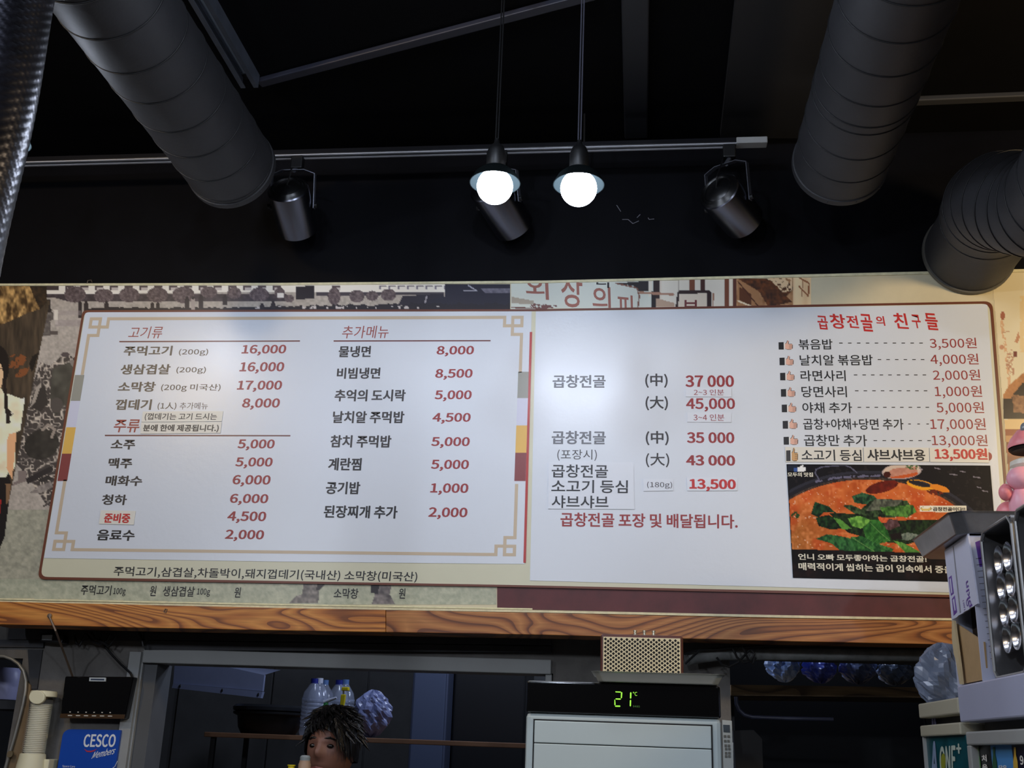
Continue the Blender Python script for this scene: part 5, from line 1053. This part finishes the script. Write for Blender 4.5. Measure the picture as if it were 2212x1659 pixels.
MB().box((PY(1420, 1375, ry)[0], ry+.03, rz1), (PY(1455, 1375, ry)[0], ry+.05, rz1+.002)).build('top_plate', mat('brass_knob'), rd)

# ================================================================== display coolers and things on them (right)
FX = .80
lamp_white = mat('cooler_top_panel', (178, 182, 206), .35, var=.02); grey = mat('cooler_grey', (160, 162, 160), .5, var=.04); creamg = mat('cooler_cream', (176, 172, 152), .5)
zt2 = 1.784; y20, y21 = 1.9, 2.955; z2b = PX(2080, 1560, FX)[2]
c2 = thing('display_cooler', 'nearer display cooler with a pale top panel and bottle posters', 'cooler', (FX+.3, 2.43, 0))
MB().box((FX, y20, z2b), (FX+.62, y21, zt2)).build('top_panel', lamp_white, c2, bevel=.004)
MB().box((FX+.05, y20+.02, 0), (FX+.6, y21-.03, z2b)).build('body', mat('cooler_dark', (34, 34, 36), .5), c2)
zf1 = PX(2150, 1577, FX+.01)[2]; zf0 = PX(2150, 1609, FX+.01)[2]; yf = PX(2086, 1590, FX+.01)[1]
MB().box((FX+.01, y20, zf0), (FX+.05, yf, zf1)).build('frame_rail', grey, c2, bevel=.004)
MB().box((FX+.01, yf-.03, 0), (FX+.05, yf, zf0)).build('frame_post', grey, c2, bevel=.003)
yy = [PX(x, 1630, FX+.03)[1] for x in (2097, 2141, 2187, 2240)]; yy[0] = yf-.031
pm_ = [('poster_panel', (20, 22, 20)), ('poster_panel', (84, 150, 214)), ('poster_panel', (26, 22, 48))]
for i, (nm, c) in enumerate(pm_):
    o = MB().box((FX+.03, yy[i+1], .9), (FX+.05, yy[i]-.001, zf0)).build(nm, mat('poster_colour_%s' % 'abc'[i], c, .3), c2); o['label'] = ['black poster panel with green bottle', 'light blue poster panel with green bottle', 'navy poster panel with yellow bottle'][i]
def poster_bottle(px, col, par):
    c = [PX(px+dx, y, FX+.0285 if px > 2110 else FX+.0290) for dx, y in ((-2, 1614), (2, 1614), (2.6, 1630), (6, 1645), (8, 1680), (-2, 1680), (-3.5, 1645), (-1.8, 1630))]
    MB().face(c).build('bottle_print', mat('bottle_print_%d' % px, col, .3), par)
for px, col in ((2112, (70, 130, 50)), (2147, (50, 96, 66)), (2192, (220, 180, 70))): poster_bottle(px, col, c2)
wp = mat('white_print')
for tx, a, b, c in (('처', (2121, 1646), (2132, 1645), (2120, 1631)), ('음', (2122, 1663), (2134, 1663), (2121, 1651)), ('담은', (2158, 1664), (2176, 1664), (2157, 1653)), ('9', (2204, 1652), (2212, 1652), (2202, 1632))):
    write3(c2, tx, PX(*a, FX+.0285), PX(*b, FX+.0285), PX(*c, FX+.0285), wp, bold=.03)
# farther cooler
y10, y11 = 2.965, 3.369; zt1 = 1.757
c1 = thing('display_cooler', 'farther display cooler with a teal decal and two cream rails', 'cooler', (FX+.3, 3.17, 0))
za = PX(1983, 1552, FX)[2]; zb1 = PX(1983, 1568, FX)[2]; zc = PX(1983, 1592, FX)[2]; 
MB().box((FX, y10, za), (FX+.6, y11, zt1)).build('top_rail', creamg, c1, bevel=.004)
MB().box((FX, y10-.0, zc), (FX+.6, y11, zb1)).build('lower_rail', creamg, c1, bevel=.004)
MB().box((FX+.04, y10+.01, 0), (FX+.58, y11-.01, za)).build('body', mat('cooler_dark'), c1)
MB().box((FX+.012, y10, 0), (FX+.04, y11, zc)).build('door', mat('teal_decal', (20, 92, 104), .35, col2=(10, 60, 66), vscale=9), c1)
MB().box((FX+.004, y11-.012, 0), (FX+.04, y11+.0, zc)).build('post', grey, c1)
lvt = mat('lavender_letter', (140, 160, 190), .4); cx_l = mat('cream_letter', (190, 204, 190), .4)
write3(c1, 'A', PX(2011, 1690, FX+.0105), PX(2027, 1690, FX+.0105), PX(2010, 1602, FX+.0105), lvt, bold=.03)
write3(c1, 'ONE', PX(2030, 1672, FX+.0105), PX(2065, 1672, FX+.0105), PX(2029, 1612, FX+.0105), cx_l, bold=.03)
write3(c1, '+', PX(2066, 1628, FX+.0105), PX(2077, 1628, FX+.0105), PX(2065, 1606, FX+.0105), cx_l, bold=.03)
MB().face([PX(2037.5+5*math.cos(a), 1646+19*math.sin(a), FX+.0102) for a in [k*math.pi/10 for k in range(20)]]).build('yellow_oval', mat('olive_print', (150, 156, 50), .4), c1)
for i, (x, y) in enumerate(((2016, 1559), (2021, 1559))): 
    o = tag(recenter(MB().lathe([(0, 0), (.004, 0), (.004, .035), (0, .035)], PX(x, 1565, FX+.03)-Vector((.0, 0, 0)), (0, 0, 1), 10).build('rod', mat('glint', (150, 150, 190), .2, metal=.8), c1))) if False else MB().lathe([(0, 0), (.004, 0), (.004, .03), (0, .03)], PX(x, 1566, FX+.03), (0, 0, 1), 10).build('rod', mat('glint', (150, 150, 190), .2, metal=.8), c1)
# carton
bxm = mat('white_carton', (196, 200, 220), .55, var=.03); kraft = mat('kraft_carton', (176, 146, 104), .75, var=.06, vscale=30)
cy0, cy1 = 2.742, 2.955; ctz = 2.13
ct = thing('carton', 'torn white carton with purple print on the cooler, under the steel tray', 'box', (FX+.13, 2.85, zt2))
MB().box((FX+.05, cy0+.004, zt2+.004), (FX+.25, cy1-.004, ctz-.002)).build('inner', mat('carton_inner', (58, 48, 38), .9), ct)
MB().box((FX+.002, cy0, zt2), (FX+.25, cy0+.004, ctz)).build('front_panel', bxm, ct); MB().box((FX+.002, cy0, ctz-.003), (FX+.25, cy1, ctz)).build('top_flap', bxm, ct)
MB().box((FX+.002, cy1-.004, zt2), (FX+.25, cy1, ctz)).build('back_panel', bxm, ct)
PXc = lambda x, y, d=0: PX(x, y, FX+d)
def yz(pts, d, th, nm, m_):  # plate on the x = const face, given in photo pixels
    return MB().prism([PXc(x, y, d) for x, y in pts], (th, 0, 0)).build(nm, m_, ct)
jag = [(2112, 1304), (2106, 1307), (2103, 1310), (2096, 1313), (2092, 1317), (2084, 1321), (2079, 1325), (2071, 1329), (2066, 1334), (2057, 1338)]
yz([(2040, 1190), (2064, 1172)]+[(2063, 1178)]+[(2090, 1152)]+jag if False else [(2040, 1190), (2090, 1152)]+jag, 0, .004, 'printed_flap', bxm)
yz([(2057, 1341), (2125, 1387), (2132, 1467), (2076, 1478), (2070, 1440), (2064, 1430), (2060, 1390)], .012, .004, 'kraft_flap', kraft)
yz([(2056, 1340), (2060, 1341), (2068, 1400), (2073, 1440), (2077, 1478), (2073, 1478), (2064, 1425), (2060, 1412), (2056, 1380)], -.001, .006, 'torn_edge', mat('torn_card', (196, 178, 140), .8))
purple = mat('purple_print', (92, 52, 150), .5)
yz([(2049, 1248), (2055, 1243), (2060, 1282), (2054, 1287)], -.0006, .0006, 'purple_block', purple); yz([(2056, 1294), (2062, 1286), (2067, 1322), (2060, 1330)], -.0006, .0006, 'purple_block', purple)
yz([(2051, 1251), (2053.5, 1249), (2057, 1280), (2055, 1282)], -.0010, .0004, 'print_mark', bxm); yz([(2058, 1296), (2061, 1293), (2064, 1318), (2062, 1320)], -.0010, .0004, 'print_mark', bxm)
yz([(2058, 1181), (2059.5, 1180), (2075, 1322), (2073, 1324)], -.0009, .0005, 'fold_line', mat('fold_grey', (140, 140, 148), .7))
# rotated carton lettering 'pokin' and small ring
for chx, a in (('n', (2092, 1252)), ('i', (2094, 1272)), ('k', (2096, 1286)), ('p', (2099, 1303))):
    pass
write3(ct, 'pkin', PX(2100, 1308, FX-.0006), PX(2092, 1252, FX-.0006), PX(2092, 1314, FX-.0006), purple, bold=.01)
MB().lathe([(.0085, 0), (.0085, .0004), (.0062, .0004), (.0062, 0), (.0085, 0)], PX(2089.5, 1302, FX-.0006), (-1, 0, 0), 20).build('ring_print', purple, ct)
write3(ct, 'TAM I', PX(2086, 1318, FX-.0006), PX(2082, 1296, FX-.0006), PX(2083, 1320, FX-.0006), purple)
# front panel marks
fpq = [(2107, 1171), (2120, 1166), (2124, 1224), (2116, 1224)]
MB().prism([PY(x, y, cy0-.0006) for x, y in fpq], (0, .0006, 0)).build('purple_block', purple, ct)
for k in range(17):
    y = 1206+k*13.5; x = 2108+k*2.0
    MB().prism([PY(x, y, cy0-.0006), PY(x+13, y-1, cy0-.0006), PY(x+13, y+.4, cy0-.0006), PY(x, y+1.4, cy0-.0006)], (0, .0006, 0)).build('slit', mat('slit_grey', (120, 120, 128), .7), ct)
write3(ct, 'ㅂㄷ 냐 9ㅣ0ㅏ', PY(2134, 1392, cy0-.0008), PY(2146, 1440, cy0-.0008), PY(2141, 1392, cy0-.0008), ink_b) if False else None
# steel tubs on their sides with cups
ssm = mat('brushed_steel', (150, 150, 152), .32, metal=.85, var=.15, vscale=18); ssr = mat('polished_steel', (225, 225, 230), .22, metal=1)
def tub(y0, y1, lab, cl):
    TX = PY(2134, 1300, 2.722)[0]; z0_, z1_ = zt2+.0005, 2.128; t = thing('steel_tub', lab, 'tub', (TX+.1, (y0+y1)/2, z0_))
    dp_ = .16; w_ = .0025
    MB().box((TX, y0, z0_), (TX+dp_, y0+w_, z1_)).build('side_wall', ssm, t); MB().box((TX, y1-w_, z0_), (TX+dp_, y1, z1_)).build('side_wall', ssm, t) 
    m_ = MB(); m_.box((TX, y0+w_, z0_), (TX+dp_, y1-w_, z0_+w_)); m_.build('end_wall', ssm, t)
    m_ = MB(); m_.box((TX, y0+w_, z1_-w_), (TX+dp_, y1-w_, z1_)); m_.build('end_wall', ssm, t)
    MB().box((TX+dp_, y0, z0_), (TX+dp_+w_, y1, z1_)).build('base', ssm, t)
    rimr = .0045; c = .02; pts = [(TX, y0+c, z0_+rimr), (TX, y1-c, z0_+rimr), (TX, y1, z0_+c), (TX, y1, z1_-c), (TX, y1-c, z1_), (TX, y0+c, z1_), (TX, y0, z1_-c), (TX, y0, z0_+c), (TX, y0+c, z0_+rimr)]
    MB().tube(pts, rimr, 8, caps=False).build('rim', mat('worn_rim', (150, 150, 150), .35, metal=.7), t, smooth=True)
    return TX, t
TX, _ = tub(2.50, 2.722, 'steel tub on its side full of shiny cups beside the carton', None)
tub(2.25, 2.472, 'second steel tub on its side at the right edge of the picture', None)
cupm = MB().lathe([(0, .020), (.020, .020), (.027, .015), (.0325, .003), (.0338, .001), (.0338, -.001), (.032, 0), (.029, .006), (.018, .015), (0, .017)], (0, 0, 0), (1, 0, 0), 36)
me = bpy.data.meshes.new('steel_cup'); me.from_pydata(cupm.v, [], cupm.f); me.materials.append(ssr); me.polygons.foreach_set('use_smooth', [True]*len(me.polygons)); me.set_sharp_from_angle(angle=.7)
rowsn = ['top', 'second', 'third', 'bottom']
zr = [2.069, 1.999, 1.929, 1.859] 
for i in range(4):
    for j in range(2):
        p_ = PX([2171, 2177, 2185, 2191][i] if j == 0 else [2190, 2197, 2204, 2211][i], [1203, 1260, 1316, 1374][i]-(0 if j == 0 else 8), TX+.021)
        p_.y = [2.678, 2.612][j]
        o = bpy.data.objects.new('steel_cup', me); COL.objects.link(o); o.location = p_
        tag(o, 'shiny steel cup in the %s row of the tub, %s column' % (rowsn[i], ['farther left', 'nearer right'][j]), 'cup', 'steel cups lying in the tub')
# big tray on top
z_r = ctz+.052; pA = PZ(2055, 1107, z_r); pB = PZ(1965, 1170, z_r)
big = tray('steel_tray', 'large dull steel tray resting on the carton at the right edge', (pA[0]+pB[0])/2-.004, 1.32, pA[1]-.02, pB[1]+.01, ctz+.0012, .052, mat('dull_steel', (150, 152, 158), .28, metal=.8, var=.2, vscale=12), ins=.022, lip=.005, cham=.025)
# rubber toy on the tray
pinkm = mat('pink_rubber', (236, 140, 146), .38); pink2 = mat('pale_pink_rubber', (236, 168, 184), .38); wh = mat('white_rubber', (222, 216, 200), .38)
fy = 2.95; tz_ = z_r-.047
fg = thing('rubber_figure', 'pink and white rubber figurine standing on the steel tray, cut by the picture edge', 'figurine', (PY(2205, 1100, fy)[0], fy, tz_))
def blob(nm, px, py, rx, rz, m_, ryy=None, Y=fy):
    p = PY(px, py, Y); k = (p[1]*.951)/2352*1.1; MB().ball(p, (rx*k, (ryy or rx)*k, rz*k), 28, 20).build(nm, m_, fg, smooth=True)
blob('torso', 2222, 1085, 44, 90, wh, 40); blob('left_foot', 2182, 1110, 26, 26, pinkm, 26); blob('belly', 2212, 1095, 28, 44, pink2, 30, fy-.05)
blob('arm', 2208, 1035, 30, 26, pink2, 24, fy-.06); blob('hand', 2172, 1064, 13, 17, pinkm, 14, fy-.05); blob('thumb', 2171, 1049, 6, 4, pinkm, 6, fy-.055)
MB().lathe([(0, 0), (.032, .003), (.05, .03), (.048, .042), (.03, .05), (0, .05)], PY(2226, 1015, fy-.01)-Vector((0, 0, .02)), (0, 0, 1), 36).build('face', wh, fg, smooth=True)
MB().lathe([(0, -.004), (.048, -.004), (.054, .002), (.05, .006), (0, .006)], PY(2226, 973, fy-.01), (0, 0, 1), 36).build('mouth_line', blackp, fg, smooth=True)
MB().lathe([(.055, 0), (.056, .008), (.048, .026), (.03, .048), (.01, .058), (0, .06)], PY(2226, 968, fy-.01), (0, 0, 1), 36).build('head_cap', pinkm, fg, smooth=True)
blob('eye_knob', 2214, 926, 9, 13, mat('grey_knob', (120, 126, 130), .2), 9, fy-.03)

# ================================================================== person behind the counter
skin = mat('skin', (122, 84, 70), .55, var=.05, vscale=12); hairm = mat('black_hair', (14, 12, 13), .38, bump=.4, bscale=120, stretch=(1, 1, .25)); shirt = mat('dark_shirt', (22, 22, 25), .8)
hc = PY(716, 1619, 3.66); gy = 3.70
per = thing('person', 'person with messy black hair in a dark shirt looking out from the kitchen', 'person', (hc[0], gy, 0))
# body: one continuous skinned figure
J = [(0, 0, .93), (0, 0, 1.12), (0, .01, 1.32), (0, .01, 1.42), (0, -.005, 1.49), (.17, .01, 1.38), (.22, .02, 1.12), (.20, -.12, .95), (-.17, .01, 1.38), (-.22, .02, 1.12), (-.20, -.12, .95),
     (.09, 0, .86), (.1, -.01, .47), (.1, .02, .08), (-.09, 0, .86), (-.1, -.01, .47), (-.1, .02, .08), (.1, -.12, .04), (-.1, -.12, .04)]
E_ = [(0, 1), (1, 2), (2, 3), (3, 4), (3, 5), (5, 6), (6, 7), (3, 8), (8, 9), (9, 10), (0, 11), (11, 12), (12, 13), (0, 14), (14, 15), (15, 16), (13, 17), (16, 18)]
RR = [.14, .125, .13, .075, .052, .06, .045, .033, .06, .045, .033, .085, .058, .042, .085, .058, .042, .036, .036]
me = bpy.data.meshes.new('body'); me.from_pydata([(hc[0]+a*.95, gy+b*.8+.02, c*.985) for a, b, c in J], E_, []); body = link('body', me, shirt, per)
md = body.modifiers.new('skin', 'SKIN'); sv = me.skin_vertices[0].data
for i, rr_ in enumerate(RR): sv[i].radius = (rr_, rr_*.75)
sv[0].use_root = True
body.modifiers.new('subdivision', 'SUBSURF').levels = 1
# head: shaped surface with brow, eye hollows, nose, lips, chin
def head_surface(c, s=1.0, yaw=-.35, pitch=-.12):
    n_, m__ = 48, 40; V = []
    for j in range(m__+1):
        a = math.pi*j/m__; 
        for k in range(n_):
            b = 2*math.pi*k/n_; x = math.sin(a)*math.cos(b); y = math.sin(a)*math.sin(b); z = math.cos(a)
            X_, Y_, Z_ = .074*x, .094*y, .118*z
            if z < 0: X_ *= 1-.28*z*z; Y_ *= 1-.15*z*z
            if y < 0:   # front is -y
                g = lambda cx, cz, w, h_: math.exp(-((X_-cx)/w)**2-((Z_-cz)/h_)**2)
                Y_ -= .022*g(0, -.026, .012, .016)+.012*g(0, -.008, .009, .024)+.006*g(0, .018, .045, .010)+.007*g(0, -.06, .022, .009)+.008*g(0, -.095, .022, .014)
                Y_ += .010*g(.03, .002, .014, .011)+.010*g(-.03, .002, .014, .011)+.004*g(0, -.0735, .02, .004)
            V.append(Vector((X_, Y_, Z_))*s)
    R_m = Matrix.Rotation(yaw, 3, 'Z') @ Matrix.Rotation(pitch, 3, 'X')
    T = lambda v: Vector(c)+R_m @ Vector(v)
    return [T(v) for v in V], [(j*n_+k, (j+1)*n_+k, (j+1)*n_+(k+1) % n_, j*n_+(k+1) % n_) for j in range(m__) for k in range(n_)], T
V, Fc, T = head_surface(hc, 1.0, -.16)
head = mk('head', V, Fc, skin, per, True)
for sx in (-1, 1):
    e = MB().ball(T((sx*.030, -.079, .001)), (.012, .008, .007), 14, 8).build('eye', mat('eye_dark', (24, 18, 16), .2), head, smooth=True)
    b = MB().tube([T((sx*.046, -.078, .020)), T((sx*.030, -.090, .026)), T((sx*.014, -.092, .022))], [.002, .0035, .003], 8).build('eyebrow', hairm, head, smooth=True)
    MB().ball(T((sx*.074, .008, -.008)), (.010, .017, .028), 14, 10).build('ear', skin, head, smooth=True)
MB().tube([T((-.022, -.090, -.068)), T((0, -.098, -.067)), T((.022, -.090, -.068))], [.002, .0045, .002], 8).build('lips', mat('lips', (126, 72, 66), .5), head, smooth=True)
MB().tube([T((0, .01, -.08)), (hc[0], gy+.02, 1.44)], [.05, .056], 20).build('neck', skin, per, smooth=True)
# hair: cap plus many tapered locks
hb = MB(); n_, m__ = 40, 20; V = []
for j in range(m__+1):
    a = .5*math.pi*1.18*j/m__
    for k in range(n_):
        b = 2*math.pi*k/n_; fr_h = -math.sin(b); a2 = a*(1-.36*max(0, fr_h)**1.2); q = 1.07+.03*math.sin(9*b+5*a)+.02*math.sin(17*b)
        V.append(T((.079*q*math.sin(a2)*math.cos(b), .100*q*math.sin(a2)*math.sin(b)+.004, .122*q*math.cos(a2)+.004)))
hb.add(V, [(j*n_+k, (j+1)*n_+k, (j+1)*n_+(k+1) % n_, j*n_+(k+1) % n_) for j in range(m__) for k in range(n_)])
rr = random.Random(4)
for i in range(420):
    b = rr.uniform(0, 2*math.pi); a = rr.uniform(.05, 1.25)
    P0 = Vector((.080*math.sin(a)*math.cos(b), .101*math.sin(a)*math.sin(b), .124*math.cos(a)+.004))
    out = P0.normalized(); down = (Vector((0, 0, -1))+out*out.z).normalized() if abs(out.z) < .98 else Vector((math.cos(b), math.sin(b), 0))
    L_ = rr.uniform(.025, .05); sw = Vector((rr.uniform(-.5, .5), rr.uniform(-.3, .3), 0))
    if P0.y < -.04 and P0.z > .03: L_ *= 1.25; sw = Vector((.5, 0, 0))+sw*.4      # fringe swept to the picture's right
    P1 = P0*1.04+(down+sw*.5)*L_*.5+out*.003; P2 = P0*1.02+(down+sw)*L_
    if P2.y < -.04 and P2.z < .030 and P2.x < .058: continue
    hb.tube([T(P0), T(P1), T(P2)], [.0065, .005, .0006], 5)
for i in range(26):   # long locks falling over the temple
    u = i/25; x0_ = .052+.028*u
    P0 = Vector((x0_*.8, -.088+.045*u*u, .085-.03*u)); P1 = P0+Vector((.014+.004*rr.random(), -.014+.01*u, -.035)); P2 = P1+Vector((.004+.012*rr.random(), .004+.012*u, -.045-.02*rr.random()))
    hb.tube([T(P0), T(P1), T(P2)], [.007, .0055, .0006], 5)
hr = hb.build('hair', hairm, head, smooth=True)
# counter ledge with seasoning jar and yellow-capped bottle in front
cz_ = 1.40
cn = thing('counter_rack', 'dark serving ledge in front of the person', 'counter', (-.98, 3.44, 0))
MB().box((-1.25, 3.36, cz_-.02), (-.75, 3.52, cz_)).build('ledge', dark, cn, bevel=.003)
for x in (-1.22, -.80): MB().box((x, 3.38, 0), (x+.02, 3.50, cz_-.02)).build('leg', dark, cn)
p = PY(660, 1631, 3.45); h = p[2]-cz_
jr = thing('seasoning_jar', 'beige seasoning jar with a pale grey domed cap in front of the face', 'jar', (p[0], 3.45, cz_))
MB().lathe([(0, 0), (.018, 0), (.019, .004), (.019, h-.026), (.017, h-.022), (.0165, h-.016), (0, h-.016)], (p[0], 3.45, cz_), (0, 0, 1), 28).build('body', mat('beige_jar', (170, 140, 116), .5), jr, smooth=True)
MB().lathe([(.0155, h-.017), (.016, h-.006), (.012, h-.001), (0, h)], (p[0], 3.45, cz_), (0, 0, 1), 28).build('cap', mat('grey_cap', (140, 148, 150), .4), jr, smooth=True)
p = PY(630, 1652, 3.45); h = p[2]-cz_
yb_ = thing('yellow_capped_bottle', 'small bottle with a yellow cap left of the seasoning jar', 'bottle', (p[0], 3.45, cz_))
MB().lathe([(0, 0), (.012, 0), (.013, h-.02), (0, h-.016)], (p[0], 3.45, cz_), (0, 0, 1), 22).build('body', mat('beige_jar'), yb_, smooth=True)
MB().lathe([(0, h-.016), (.010, h-.016), (.010, h-.004), (.0125, h-.003), (.0125, h), (0, h)], (p[0], 3.45, cz_), (0, 0, 1), 22).build('cap', mat('yellow_plastic'), yb_, smooth=True)
